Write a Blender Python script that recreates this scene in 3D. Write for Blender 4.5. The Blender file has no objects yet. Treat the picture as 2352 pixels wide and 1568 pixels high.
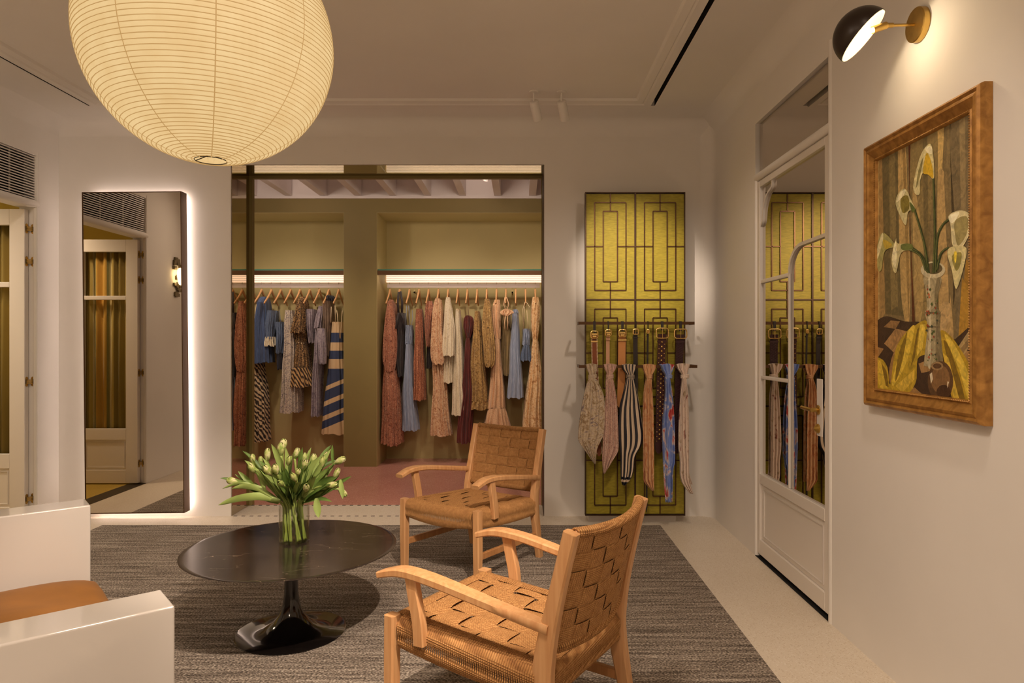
import bpy, bmesh, math, random
from mathutils import Vector, Matrix
C = bpy.context.scene.collection
R = random.Random(7)
PI = math.pi

# ---------------------------------------------------------------- camera
F, VX, VY, CH = 1568.0, 1195.0, 787.0, 1.27      # focal length and vanishing point in pixels, eye height in metres
cam_d = bpy.data.cameras.new('camera'); cam = bpy.data.objects.new('camera', cam_d); C.objects.link(cam)
cam.location = (0, 0, CH); cam.rotation_euler = (PI / 2, 0, 0)
cam_d.sensor_width = 36; cam_d.lens = 36 * F / 2352
cam_d.shift_x = -(VX - 1176) / 2352; cam_d.shift_y = (VY - 784) / 2352
cam_d.clip_start = 0.05
sc = bpy.context.scene; sc.camera = cam
sc.view_settings.view_transform = 'Standard'; sc.view_settings.look = 'None'
sc.view_settings.gamma = 1; sc.view_settings.use_curve_mapping = False
sc.view_settings.exposure = 0.10
sc.cycles.max_bounces = 8; sc.cycles.diffuse_bounces = 4; sc.cycles.glossy_bounces = 5; sc.cycles.transmission_bounces = 4; sc.cycles.transparent_max_bounces = 16
sc.cycles.use_adaptive_sampling = True; sc.cycles.adaptive_threshold = 0.10
sc.cycles.caustics_reflective = False; sc.cycles.caustics_refractive = False
sc.cycles.sample_clamp_indirect = 4
sc.cycles.use_denoising = True

# ---------------------------------------------------------------- world and lamps
w = bpy.data.worlds.new('world'); sc.world = w; w.use_nodes = True
w.node_tree.nodes['Background'].inputs[0].default_value = (0.9, 0.7, 0.5, 1)
w.node_tree.nodes['Background'].inputs[1].default_value = 0.02
WARM = (1.0, 0.795, 0.62)
def lamp(name, loc, aim, watts, deg, blend=0.6, radius=0.05, col=WARM):
    d = bpy.data.lights.new(name, 'SPOT'); d.energy = watts; d.color = col
    d.spot_size = math.radians(deg); d.spot_blend = blend; d.shadow_soft_size = radius
    o = bpy.data.objects.new(name, d); C.objects.link(o); o.location = loc
    o.rotation_euler = (Vector(aim) - Vector(loc)).to_track_quat('-Z', 'Y').to_euler()
    return o
# track spots in the ceiling slots and on the tray, then added fill lamps
lamp('spot_table', (0.35, 1.05, 2.84), (-0.95, 3.10, 0.2), 310, 48, 0.5, 0.025)
lamp('spot_panel', (-0.30, 2.30, 2.84), (0.80, 4.85, 1.80), 430, 20, 1.0, 0.03)
lamp('spot_wall_far', (0.905, 2.9, 2.84), (0.75, 4.9, 0.9), 44, 70, 1.0, 0.06)
lamp('spot_doors', (-2.75, 2.6, 2.84), (-3.3, 5.0, 1.4), 30, 85, 1.0, 0.08)
lamp('spot_painting', (-0.9, 1.6, 2.84), (1.40, 2.6, 1.2), 18, 75, 1.0, 0.10)
lamp('fill_floor', (-0.25, 1.15, 2.84), (-0.45, 1.9, 0.0), 150, 150, 1.0, 0.18)  # wide fill added to lift the rug and the room, no fixture
lamp('fill_rear', (-1.0, -1.6, 2.84), (-1.0, -1.5, 0.0), 235, 150, 1.0, 0.18)  # unseen fill added behind the camera for bounce light
lamp('fill_front', (-2.9, 3.6, 2.84), (-2.2, 4.3, 0.0), 16, 90, 1.0, 0.08)  # general fill added for the far rug and walls
lamp('fill_floor_edge', (0.905, 1.6, 2.84), (1.15, 3.1, 0.0), 38, 62, 1.0, 0.06)  # fill added to brighten the floor beside the rug
lamp('fill_left_wall', (-1.7, 2.1, 2.84), (-3.38, 3.0, 1.2), 34, 80, 1.0, 0.08)  # fill added to brighten the wall that the mirror reflects
# downlights of the closet corridor and the fitting room, plus added fill
for i, x in enumerate((-2.6, -0.95, 0.1)):
    lamp('spot_closet', (x, 5.75, 2.72), (x + (0.15 if x < -1 else 0.2), 7.25, 1.35), 48, 66, 0.9, 0.05)
for x in (-2.3, -0.4): lamp('fill_corridor', (x, 5.46, 2.66), (x, 7.0, 2.2), 20, 165, 1.0, 0.10)  # fill added out of sight above the header to lift the corridor ceiling
for x in (-1.9, -0.5): lamp('fill_corridor_floor', (x, 6.1, 2.74), (x, 6.2, 0.0), 26, 110, 1.0, 0.06)  # fill added to brighten the pink corridor floor
lamp('spot_fitting', (-4.3, 4.1, 2.6), (-4.3, 4.15, 0.0), 95, 150, 1.0, 0.12, (1.0, 0.80, 0.58))

# ---------------------------------------------------------------- helpers
def at(px, py, Y): return Vector(((px - VX) * Y / F, Y, CH - (py - VY) * Y / F))
def lin(r, g, b):
    f = lambda c: (c / 255) / 12.92 if c <= 10 else (((c / 255) + 0.055) / 1.055) ** 2.4
    return (f(r), f(g), f(b), 1)
OFF = {}
class MB:
    def __init__(s): s.v = []; s.f = []; s.uv = []
    def add(s, vs, fs, uvs=None):
        n = len(s.v); s.v += [tuple(p) for p in vs]; s.f += [tuple(i + n for i in f) for f in fs]
        s.uv += uvs if uvs else [(0, 0)] * len(vs)
        return s
    def box(s, x0, x1, y0, y1, z0, z1):
        return s.add([(x0,y0,z0),(x1,y0,z0),(x1,y1,z0),(x0,y1,z0),(x0,y0,z1),(x1,y0,z1),(x1,y1,z1),(x0,y1,z1)],
            [(0,3,2,1),(4,5,6,7),(0,1,5,4),(1,2,6,5),(2,3,7,6),(3,0,4,7)])
    def obox(s, c, ax, ay, az):     # centre and three half-axis vectors
        c, ax, ay, az = map(Vector, (c, ax, ay, az))
        return s.add([c + i*ax + j*ay + k*az for k in (-1,1) for i, j in ((-1,-1),(1,-1),(1,1),(-1,1))],
            [(0,3,2,1),(4,5,6,7),(0,1,5,4),(1,2,6,5),(2,3,7,6),(3,0,4,7)])
    def tube(s, pts, r, n=8, cap=True, up=None, sx=1, closed=False):
        # r: number or list; sx squashes the section along its first axis
        pts = [Vector(p) for p in pts]; m = len(pts); rs = r if isinstance(r, (list, tuple)) else [r]*m
        vs = []; uv = []; ref = Vector(up) if up else None; L = 0
        for i, p in enumerate(pts):
            if closed: t = pts[(i+1) % m] - pts[i-1]
            else: t = pts[min(i+1, m-1)] - pts[max(i-1, 0)]
            if t.length < 1e-9: t = Vector((0,0,1))
            t.normalize()
            if ref is None: ref = Vector((0,0,1)) if abs(t.z) < .9 else Vector((1,0,0))
            a = ref - t * ref.dot(t)
            if a.length < 1e-6: a = t.orthogonal()
            a.normalize(); b = t.cross(a)
            if not up: ref = a
            if i: L += (p - pts[i-1]).length
            for k in range(n):
                q = 2*PI*k/n
                vs.append(p + a*math.cos(q)*rs[i]*sx + b*math.sin(q)*rs[i]); uv.append((k/n, L))
        fs = []
        for i in range(m if closed else m-1):
            j = (i+1) % m
            for k in range(n):
                l = (k+1) % n; fs.append((i*n+k, i*n+l, j*n+l, j*n+k))
        if cap and not closed: fs += [tuple(range(n-1,-1,-1)), tuple(range((m-1)*n, m*n))]
        return s.add(vs, fs, uv)
    def sweep(s, pts, prof, up=(1,0,0), cap=True, scale=None):
        # prof: (a, b) section points; a along up, b along t x up
        pts = [Vector(p) for p in pts]; m = len(pts); n = len(prof); vs = []
        for i, p in enumerate(pts):
            t = (pts[min(i+1, m-1)] - pts[max(i-1, 0)]).normalized()
            u = Vector(up); u = (u - t*u.dot(t)).normalized(); b = t.cross(u)
            k = scale[i] if scale else (1, 1)
            vs += [p + u*q[0]*k[0] + b*q[1]*k[1] for q in prof]
        fs = [(i*n+k, i*n+(k+1)%n, (i+1)*n+(k+1)%n, (i+1)*n+k) for i in range(m-1) for k in range(n)]
        if cap: fs += [tuple(range(n-1,-1,-1)), tuple(range((m-1)*n, m*n))]
        return s.add(vs, fs)
    def lathe(s, prof, c=(0,0,0), n=32, axis=None, close=False):
        # prof: (radius, height) list
        c = Vector(c); vs = []; uv = []; q = axis and Vector((0,0,1)).rotation_difference(Vector(axis)); L = 0
        for i, (r, h) in enumerate(prof):
            if i: L += math.hypot(r-prof[i-1][0], h-prof[i-1][1])
            for k in range(n):
                p = Vector((r*math.cos(2*PI*k/n), r*math.sin(2*PI*k/n), h))
                if q: p = q @ p
                vs.append(c + p); uv.append((k/n, L))
        m = len(prof)
        fs = [(i*n+k, i*n+(k+1)%n, (i+1)*n+(k+1)%n, (i+1)*n+k) for i in range(m-1) for k in range(n)]
        if close: fs += [tuple(range(n-1,-1,-1)), tuple(range((m-1)*n, m*n))]
        return s.add(vs, fs, uv)
    def prism(s, poly, a, b, axis=0):    # polygon in the plane across axis, extruded from a to b
        def P(q, h):
            return (h, q[0], q[1]) if axis == 0 else (q[0], h, q[1]) if axis == 1 else (q[0], q[1], h)
        n = len(poly)
        return s.add([P(q, a) for q in poly] + [P(q, b) for q in poly],
            [tuple(range(n-1,-1,-1)), tuple(range(n, 2*n))] + [(k,(k+1)%n,n+(k+1)%n,n+k) for k in range(n)])
    def build(s, name, m, parent=None, smooth=False, bevel=0, local=False, seg=2):
        vs = [Vector(v) for v in s.v]
        if parent is not None and not local: off = OFF.get(parent, Vector())
        elif parent is None and not local:
            xs, ys, zs = zip(*s.v)
            off = Vector(((min(xs)+max(xs))/2, (min(ys)+max(ys))/2, min(zs)))
        else: off = Vector()
        me = bpy.data.meshes.new(name); me.from_pydata([v - off for v in vs], [], s.f)
        uvl = me.uv_layers.new(name='UVMap'); idx = [0]*len(me.loops); me.loops.foreach_get('vertex_index', idx)
        uvl.data.foreach_set('uv', [c for i in idx for c in s.uv[i]])
        bm = bmesh.new(); bm.from_mesh(me); bmesh.ops.recalc_face_normals(bm, faces=bm.faces); bm.to_mesh(me); bm.free()
        if smooth: me.polygons.foreach_set('use_smooth', [True]*len(me.polygons))
        me.materials.append(MAT[m] if isinstance(m, str) else m); me.update()
        o = bpy.data.objects.new(name, me); C.objects.link(o)
        if parent is not None: o.parent = parent; OFF[o] = OFF.get(parent, Vector())
        elif not local: o.location = off; OFF[o] = off
        if bevel:
            b = o.modifiers.new('edge', 'BEVEL'); b.width = bevel; b.segments = seg; b.limit_method = 'ANGLE'; b.angle_limit = 0.6
            me.polygons.foreach_set('use_smooth', [True]*len(me.polygons))
            wn = o.modifiers.new('wn', 'WEIGHTED_NORMAL'); wn.keep_sharp = True
        elif smooth == 'auto':
            bmx = bmesh.new(); bmx.from_mesh(me)
            for e in bmx.edges:
                if len(e.link_faces) == 2 and e.calc_face_angle(0) > 0.7: e.smooth = False
            bmx.to_mesh(me); bmx.free()
        return o
def tag(o, label=None, cat=None, group=None, kind=None):
    if label: o['label'] = label
    if cat: o['category'] = cat
    if group: o['group'] = group
    if kind: o['kind'] = kind
    return o
def thing(name, label, cat, loc, group=None, rz=None, kind=None):
    o = bpy.data.objects.new(name, None); C.objects.link(o); o.location = loc; o.empty_display_size = 0.1
    if rz is None: OFF[o] = Vector(loc)
    else: o.rotation_euler = (0, 0, rz)
    return tag(o, label, cat, group, kind)
def struct(o, label=None): return tag(o, label, kind='structure')
def share(src, name, loc, parent, rot=None):       # same mesh, another place, as a part
    o = bpy.data.objects.new(name, src.data); C.objects.link(o); o.parent = parent; o.location = loc
    if rot: o.rotation_euler = rot
    return o
def cat_curve(p, n):     # Catmull-Rom through tuples of numbers
    out = []; m = len(p)
    for i in range(m-1):
        a, b, c, d = p[max(i-1,0)], p[i], p[i+1], p[min(i+2,m-1)]
        for k in range(n):
            t = k/n
            out.append(tuple(0.5*(2*B + (C_-A)*t + (2*A-5*B+4*C_-D)*t*t + (3*B-A-3*C_+D)*t**3) for A,B,C_,D in zip(a,b,c,d)))
    out.append(tuple(p[-1])); return out

# ---------------------------------------------------------------- materials
MAT = {}
def node(nt, t, **kw):
    n = nt.nodes.new('ShaderNode' + t)
    for k, v in kw.items():
        if k.startswith('i_'): n.inputs[k[2:].replace('_', ' ')].default_value = v
        else: setattr(n, k, v)
    return n
def base(name, col, rough=0.5, metal=0.0, **kw):
    m = bpy.data.materials.new(name); m.use_nodes = True; nt = m.node_tree; p = nt.nodes['Principled BSDF']
    p.inputs['Base Color'].default_value = col; p.inputs['Roughness'].default_value = rough; p.inputs['Metallic'].default_value = metal
    for k, v in kw.items(): p.inputs[k].default_value = v
    MAT[name] = m; return m, nt, p
def ramp(nt, stops, interp='LINEAR'):
    r = node(nt, 'ValToRGB'); cr = r.color_ramp; cr.interpolation = interp
    while len(cr.elements) < len(stops): cr.elements.new(0.5)
    for e, (pos, c) in zip(cr.elements, stops): e.position = pos; e.color = c
    return r
def coords(nt, kind='Object', scale=(1,1,1), rot=(0,0,0), loc=(0,0,0)):
    t = node(nt, 'TexCoord'); mp = node(nt, 'Mapping'); mp.inputs['Scale'].default_value = scale
    mp.inputs['Rotation'].default_value = rot; mp.inputs['Location'].default_value = loc
    nt.links.new(t.outputs[kind], mp.inputs[0]); return mp.outputs[0]
def bump(nt, p, src, strength=0.3, dist=0.01):
    b = node(nt, 'Bump'); b.inputs['Strength'].default_value = strength; b.inputs['Distance'].default_value = dist
    nt.links.new(src, b.inputs['Height']); nt.links.new(b.outputs[0], p.inputs['Normal']); return b
def plain(name, rgb, rough=0.5, metal=0.0, noise=0.0, nscale=8, bmp=0.0, bscale=60, **kw):
    m, nt, p = base(name, lin(*rgb), rough, metal, **kw)
    if noise:
        n = node(nt, 'TexNoise', i_Scale=nscale, i_Detail=4); nt.links.new(coords(nt), n.inputs['Vector'])
        c = lin(*rgb)
        r = ramp(nt, [(0.3, tuple(x*(1-noise) for x in c[:3])+(1,)), (0.7, tuple(min(1, x*(1+noise)) for x in c[:3])+(1,))])
        nt.links.new(n.outputs['Fac'], r.inputs[0]); nt.links.new(r.outputs[0], p.inputs['Base Color'])
    if bmp:
        n2 = node(nt, 'TexNoise', i_Scale=bscale, i_Detail=3); nt.links.new(coords(nt), n2.inputs['Vector']); bump(nt, p, n2.outputs['Fac'], bmp, 0.004)
    return m
def emit(name, rgb, strength, gray=False):
    m, nt, p = base(name, lin(*rgb), 0.6)
    p.inputs['Emission Color'].default_value = lin(*rgb); p.inputs['Emission Strength'].default_value = strength
    return m
def mirror(name, rgb, rough=0.01): return plain(name, rgb, rough, 1.0)
def wood(name, c1, c2, scale=(60, 60, 4), rough=0.42):
    m, nt, p = base(name, lin(*c1), rough)
    n = node(nt, 'TexNoise', i_Scale=1.0, i_Detail=5, i_Distortion=0.6); nt.links.new(coords(nt, 'Object', scale), n.inputs['Vector'])
    r = ramp(nt, [(0.32, lin(*c1)), (0.7, lin(*c2))]); nt.links.new(n.outputs['Fac'], r.inputs[0]); nt.links.new(r.outputs[0], p.inputs['Base Color'])
    bump(nt, p, n.outputs['Fac'], 0.08, 0.002); return m
def cloth(name, kind, cols, scale=20, rough=0.75, stretch=(1,1,1), dist=2.0, uv=True, sheen=0.2):
    cols = [lin(*c) for c in cols]
    m, nt, p = base(name, cols[0], rough); p.inputs['Sheen Weight'].default_value = sheen
    L = nt.links.new; vec = coords(nt, 'UV' if uv else 'Object', stretch)
    if kind in ('paisley', 'floral'):
        n = node(nt, 'TexNoise', i_Scale=scale, i_Detail=6, i_Distortion=dist); L(vec, n.inputs['Vector'])
        st = [(0.30 + 0.40*i/(len(cols)-1), c) for i, c in enumerate(cols)]
        r = ramp(nt, st, 'LINEAR' if kind == 'paisley' else 'EASE'); L(n.outputs['Fac'], r.inputs[0]); src = r.outputs[0]
        if kind == 'paisley':
            v = node(nt, 'TexVoronoi', i_Scale=scale*1.7); L(vec, v.inputs['Vector'])
            r2 = ramp(nt, [(0.12, (1,1,1,1)), (0.3, (0,0,0,1))]); L(v.outputs['Distance'], r2.inputs[0])
            mx = node(nt, 'MixRGB', blend_type='MIX'); mx.inputs['Color2'].default_value = cols[-1]
            ml = node(nt, 'Math', operation='MULTIPLY'); ml.inputs[1].default_value = 0.55; L(r2.outputs[0], ml.inputs[0])
            L(ml.outputs[0], mx.inputs['Fac']); L(src, mx.inputs['Color1']); src = mx.outputs[0]
        L(src, p.inputs['Base Color'])
    elif kind == 'leopard':
        v = node(nt, 'TexVoronoi', i_Scale=scale); n = node(nt, 'TexNoise', i_Scale=scale*0.8); L(vec, n.inputs['Vector'])
        mx = node(nt, 'MixRGB'); mx.inputs['Fac'].default_value = 0.12; L(vec, mx.inputs['Color1']); L(n.outputs['Color'], mx.inputs['Color2']); L(mx.outputs[0], v.inputs['Vector'])
        r = ramp(nt, [(0.0, cols[2]), (0.22, cols[2]), (0.27, cols[1]), (0.44, cols[1]), (0.5, cols[0])]); L(v.outputs['Distance'], r.inputs[0]); L(r.outputs[0], p.inputs['Base Color'])
    elif kind == 'zebra':
        wv = node(nt, 'TexWave', i_Scale=scale, i_Distortion=dist, i_Detail=2); wv.inputs['Detail Scale'].default_value = 1.2; L(vec, wv.inputs['Vector']); wv.bands_direction = 'DIAGONAL'
        r = ramp(nt, [(0.46, cols[0]), (0.54, cols[1])]); L(wv.outputs['Fac'], r.inputs[0]); L(r.outputs[0], p.inputs['Base Color'])
    elif kind == 'stripe':
        wv = node(nt, 'TexWave', i_Scale=scale, i_Distortion=dist); wv.bands_direction = 'X'; L(vec, wv.inputs['Vector'])
        k = len(cols); r = ramp(nt, [(i/k, c) for i, c in enumerate(cols)], 'CONSTANT'); L(wv.outputs['Fac'], r.inputs[0]); L(r.outputs[0], p.inputs['Base Color'])
    elif kind == 'bands':     # cols at fixed positions of v (0..1)
        pass
    else:
        n = node(nt, 'TexNoise', i_Scale=scale, i_Detail=5); L(vec, n.inputs['Vector'])
        r = ramp(nt, [(0.3, cols[0]), (0.7, cols[-1])]); L(n.outputs['Fac'], r.inputs[0]); L(r.outputs[0], p.inputs['Base Color'])
    nb = node(nt, 'TexNoise', i_Scale=260, i_Detail=2); L(coords(nt), nb.inputs['Vector']); bump(nt, p, nb.outputs['Fac'], 0.15, 0.002)
    return m

plain('plaster', (240, 236, 231), 0.75, noise=0.03, nscale=1.5, bmp=0.05, bscale=25)
plain('ceiling_paint', (240, 236, 231), 0.8, noise=0.03, nscale=1.2)
plain('white_paint', (236, 229, 221), 0.32)
plain('white_satin', (226, 219, 212), 0.5)
plain('lacquer', (216, 211, 206), 0.10, **{'Coat Weight': 0.6, 'Coat Roughness': 0.04})
plain('black_gap', (8, 6, 6), 0.9)
plain('dark_void', (20, 16, 13), 0.9)
plain('bronze', (92, 66, 44), 0.38, 0.75)
plain('bronze_frame', (74, 54, 38), 0.45, 0.6)
plain('brass', (198, 164, 92), 0.33, 1.0, noise=0.12, nscale=30)
plain('gold', (240, 206, 134), 0.2, 1.0, bmp=0.3, bscale=180)
plain('dark_metal', (52, 42, 34), 0.4, 0.6)
plain('steel', (205, 190, 180), 0.25, 1.0)
plain('olive_paint', (138, 122, 72), 0.6, noise=0.05, nscale=2)
plain('niche_paint', (190, 175, 122), 0.6, noise=0.04, nscale=2)
plain('white_cool', (240, 232, 232), 0.6)
plain('yellow_paint', (222, 204, 128), 0.7)
plain('ochre_carpet', (178, 148, 62), 0.95, noise=0.15, nscale=120)
mirror('mirror_glass', (214, 206, 196))
mirror('smoked_mirror', (196, 184, 160))
mirror('door_mirror', (218, 210, 200))
wood('teak', (202, 148, 98), (220, 172, 122))
wood('teak_dark', (176, 122, 74), (200, 146, 94))
wood('hanger_wood', (214, 160, 106), (232, 184, 132), (40, 40, 40))
plain('leather_brown', (140, 74, 40), 0.5, noise=0.1); plain('leather_beige', (214, 164, 128), 0.5)
plain('leather_tan', (214, 146, 84), 0.5, noise=0.06); plain('leather_black', (42, 34, 34), 0.45)
plain('leather_oxblood', (66, 26, 26), 0.5, noise=0.1); plain('leather_plum', (58, 24, 30), 0.4)
plain('cream_thread', (236, 214, 176), 0.7)
plain('black_lacquer', (22, 18, 17), 0.12, **{'Coat Weight': 0.5})
plain('lamp_black', (46, 34, 26), 0.35, 0.3); emit('lamp_inner', (255, 234, 194), 0.75)
emit('bulb', (255, 232, 190), 25.0)
emit('led_white', (255, 230, 214), 7.5)
emit('led_bar', (255, 222, 200), 0.95)
emit('led_front', (255, 224, 196), 9.0)
emit('shell_glow', (255, 226, 170), 5.0)
plain('silver_rough', (120, 108, 84), 0.45, 0.8, bmp=0.6, bscale=40)
# clear glass and water: tinted see-through body with a Fresnel reflection
def clear(name, tint, ior, rough=0.01):
    m, nt, p = base(name, (1, 1, 1, 1), rough)
    tr = node(nt, 'BsdfTransparent'); tr.inputs['Color'].default_value = tint
    gl = node(nt, 'BsdfGlossy'); gl.inputs['Roughness'].default_value = rough
    mx = node(nt, 'MixShader'); lw = node(nt, 'LayerWeight', i_Blend=0.5); pw = node(nt, 'Math', operation='POWER'); pw.inputs[1].default_value = 4.0; sc_ = node(nt, 'Math', operation='MULTIPLY_ADD'); sc_.inputs[1].default_value = ior*0.45; sc_.inputs[2].default_value = 0.03
    nt.links.new(lw.outputs['Facing'], pw.inputs[0]); nt.links.new(pw.outputs[0], sc_.inputs[0]); nt.links.new(sc_.outputs[0], mx.inputs[0]); nt.links.new(tr.outputs[0], mx.inputs[1]); nt.links.new(gl.outputs[0], mx.inputs[2])
    nt.links.new(mx.outputs[0], nt.nodes['Material Output'].inputs[0])
clear('glass', (0.955, 0.965, 0.945, 1), 1.7); clear('shelf_glass', (0.93, 0.97, 0.95, 1), 0.9); clear('water', (0.91, 0.925, 0.80, 1), 0.8)
plain('glass_rim', (70, 130, 112), 0.1)
clear('thin_pane', (0.97, 0.98, 0.96, 1), 1.2, 0.02)
# terrazzo
def terrazzo(name, stops, chips, scale, rough):
    m, nt, p = base(name, stops[0], rough); L = nt.links.new; vec = coords(nt)
    n = node(nt, 'TexNoise', i_Scale=3, i_Detail=3); L(vec, n.inputs['Vector'])
    r = ramp(nt, [(0.3, stops[0]), (0.7, stops[1])]); L(n.outputs['Fac'], r.inputs[0])
    v = node(nt, 'TexVoronoi', i_Scale=scale); L(vec, v.inputs['Vector'])
    r2 = ramp(nt, chips, 'CONSTANT'); sp = node(nt, 'SeparateColor'); L(v.outputs['Color'], sp.inputs[0]); L(sp.outputs[0], r2.inputs[0])
    r3 = ramp(nt, [(0.25, (1,1,1,1)), (0.45, (0,0,0,1))]); L(v.outputs['Distance'], r3.inputs[0])
    ml = node(nt, 'Math', operation='MULTIPLY'); ml.inputs[1].default_value = 0.75; L(r3.outputs[0], ml.inputs[0])
    mx = node(nt, 'MixRGB'); L(ml.outputs[0], mx.inputs['Fac']); L(r.outputs[0], mx.inputs['Color1']); L(r2.outputs[0], mx.inputs['Color2'])
    L(mx.outputs[0], p.inputs['Base Color'])
terrazzo('terrazzo', [lin(226, 214, 196), lin(232, 221, 204)], [(0, lin(214, 200, 178)), (0.35, lin(240, 232, 220)), (0.7, lin(198, 180, 154)), (0.9, lin(244, 238, 228))], 130, 0.35)
terrazzo('pink_terrazzo', [lin(206, 144, 130), lin(214, 154, 140)], [(0, lin(200, 140, 124)), (0.3, lin(224, 168, 152)), (0.6, lin(184, 120, 106)), (0.85, lin(238, 194, 178))], 90, 0.22)
# flat-woven rug: streaks across the room, loop speckle
m, nt, p = base('rug_weave', lin(110, 92, 78), 0.95); L = nt.links.new
n1 = node(nt, 'TexNoise', i_Scale=1, i_Detail=6, i_Roughness=0.75); L(coords(nt, 'Object', (2.2, 42, 1)), n1.inputs['Vector'])
n2 = node(nt, 'TexNoise', i_Scale=1, i_Detail=2); L(coords(nt, 'Object', (110, 210, 1)), n2.inputs['Vector'])
ad = node(nt, 'MixRGB'); ad.inputs['Fac'].default_value = 0.55; L(n1.outputs['Fac'], ad.inputs['Color1']); L(n2.outputs['Fac'], ad.inputs['Color2'])
r = ramp(nt, [(0.37, lin(46, 40, 36)), (0.46, lin(106, 95, 85)), (0.53, lin(160, 147, 134)), (0.62, lin(216, 206, 193))]); L(ad.outputs[0], r.inputs[0]); L(r.outputs[0], p.inputs['Base Color'])
bump(nt, p, n2.outputs['Fac'], 0.9, 0.01)
# dark marble
m, nt, p = base('marble', lin(40, 33, 30), 0.16); L = nt.links.new
n1 = node(nt, 'TexNoise', i_Scale=3.2, i_Detail=5, i_Roughness=0.5, i_Distortion=0.2); L(coords(nt, 'Object', (1, 3.2, 1), (0, 0, 0.45)), n1.inputs['Vector'])
r = ramp(nt, [(0.0, (0, 0, 0, 1)), (0.4958, (0, 0, 0, 1)), (0.5, (1, 1, 1, 1)), (0.5042, (0, 0, 0, 1))]); L(n1.outputs['Fac'], r.inputs[0])
n3 = node(nt, 'TexNoise', i_Scale=7, i_Detail=2); L(coords(nt), n3.inputs['Vector'])
r3 = ramp(nt, [(0.42, (0, 0, 0, 1)), (0.62, (.9, .9, .9, 1))]); L(n3.outputs['Fac'], r3.inputs[0])
mu = node(nt, 'Math', operation='MULTIPLY'); L(r.outputs[0], mu.inputs[0]); L(r3.outputs[0], mu.inputs[1])
n4 = node(nt, 'TexNoise', i_Scale=2.5, i_Detail=5); L(coords(nt), n4.inputs['Vector'])
r4 = ramp(nt, [(0.35, lin(36, 29, 26)), (0.7, lin(62, 52, 46))]); L(n4.outputs['Fac'], r4.inputs[0])
mx = node(nt, 'MixRGB'); mx.inputs['Color2'].default_value = lin(150, 132, 112); L(mu.outputs[0], mx.inputs['Fac']); L(r4.outputs[0], mx.inputs['Color1']); L(mx.outputs[0], p.inputs['Base Color'])
# rope
m, nt, p = base('rope', lin(170, 116, 62), 0.8); L = nt.links.new
wv = node(nt, 'TexWave', i_Scale=90, i_Distortion=1.0); wv.bands_direction = 'DIAGONAL'; L(coords(nt, 'Object'), wv.inputs['Vector'])
n1 = node(nt, 'TexNoise', i_Scale=70, i_Detail=4); L(coords(nt), n1.inputs['Vector'])
mr = node(nt, 'MixRGB'); mr.inputs['Fac'].default_value = 0.6; L(wv.outputs['Fac'], mr.inputs['Color1']); L(n1.outputs['Fac'], mr.inputs['Color2'])
r = ramp(nt, [(0.2, lin(138, 92, 48)), (0.5, lin(178, 128, 74)), (0.8, lin(202, 154, 98))]); L(mr.outputs[0], r.inputs[0]); L(r.outputs[0], p.inputs['Base Color'])
bump(nt, p, wv.outputs['Fac'], 0.5, 0.003)
# lantern paper: lit from inside
m, nt, p = base('lantern_paper', lin(240, 214, 160), 0.8)
n1 = node(nt, 'TexNoise', i_Scale=14, i_Detail=4); nt.links.new(coords(nt), n1.inputs['Vector'])
r = ramp(nt, [(0.3, lin(232, 194, 134)), (0.7, lin(240, 206, 148))]); nt.links.new(n1.outputs['Fac'], r.inputs[0])
nt.links.new(r.outputs[0], p.inputs['Emission Color']); p.inputs['Emission Strength'].default_value = 0.88
p.inputs['Base Color'].default_value = lin(60, 50, 36)
plain('lantern_rib', (70, 54, 34), 0.8); MAT['lantern_rib'].node_tree.nodes['Principled BSDF'].inputs['Emission Color'].default_value = lin(212, 166, 102)
MAT['lantern_rib'].node_tree.nodes['Principled BSDF'].inputs['Emission Strength'].default_value = 0.68  # rib emission holds the wire's shade on the glowing paper
plain('velvet_ochre', (150, 97, 27), 0.8, noise=0.16, nscale=6, **{'Sheen Weight': 0.08})
# olive grasscloth of the display panel
m, nt, p = base('grasscloth', lin(168, 142, 36), 0.6); L = nt.links.new
n1 = node(nt, 'TexNoise', i_Scale=1, i_Detail=5); L(coords(nt, 'Object', (30, 30, 140)), n1.inputs['Vector'])
r = ramp(nt, [(0.3, lin(141, 129, 28)), (0.7, lin(170, 154, 42))]); L(n1.outputs['Fac'], r.inputs[0]); L(r.outputs[0], p.inputs['Base Color']); bump(nt, p, n1.outputs['Fac'], 0.35, 0.004)

# ================================================================ the room
XL, XR, YB, YF, H = -3.38, 1.405, 5.0, -2.6, 2.89      # side walls, back wall face, wall behind the camera, ceiling
OX0, OX1, OZ = -2.12, 0.175, 2.577                      # opening in the back wall
YO = 5.35                                               # far face of that wall
floor = struct(MB().box(XL-0.1, XR+0.14, YF-0.12, YO, -0.1, 0).build('floor', 'terrazzo'), 'pale speckled terrazzo floor')
struct(MB().box(-4.2, 2.0, YO, 7.62, -0.1, 0).build('floor_closet', 'pink_terrazzo'), 'rose pink terrazzo closet floor')
# slots of the floor track, two dashed rows
slot0 = None
for yy, n in ((5.006, 38), (5.335, 38)):
    for i in range(n):
        x = OX0 + 0.03 + i*(OX1-OX0-0.04)/n
        if slot0 is None:
            slot0 = MB().box(-0.013, 0.013, -0.006, 0.006, 0, 0.0015).build('track_slot', 'black_gap', floor, local=True)
            slot0.location = Vector((x, yy, 0)) - OFF[floor]
        else: share(slot0, 'track_slot', Vector((x, yy, 0)) - OFF[floor], floor)

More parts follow.
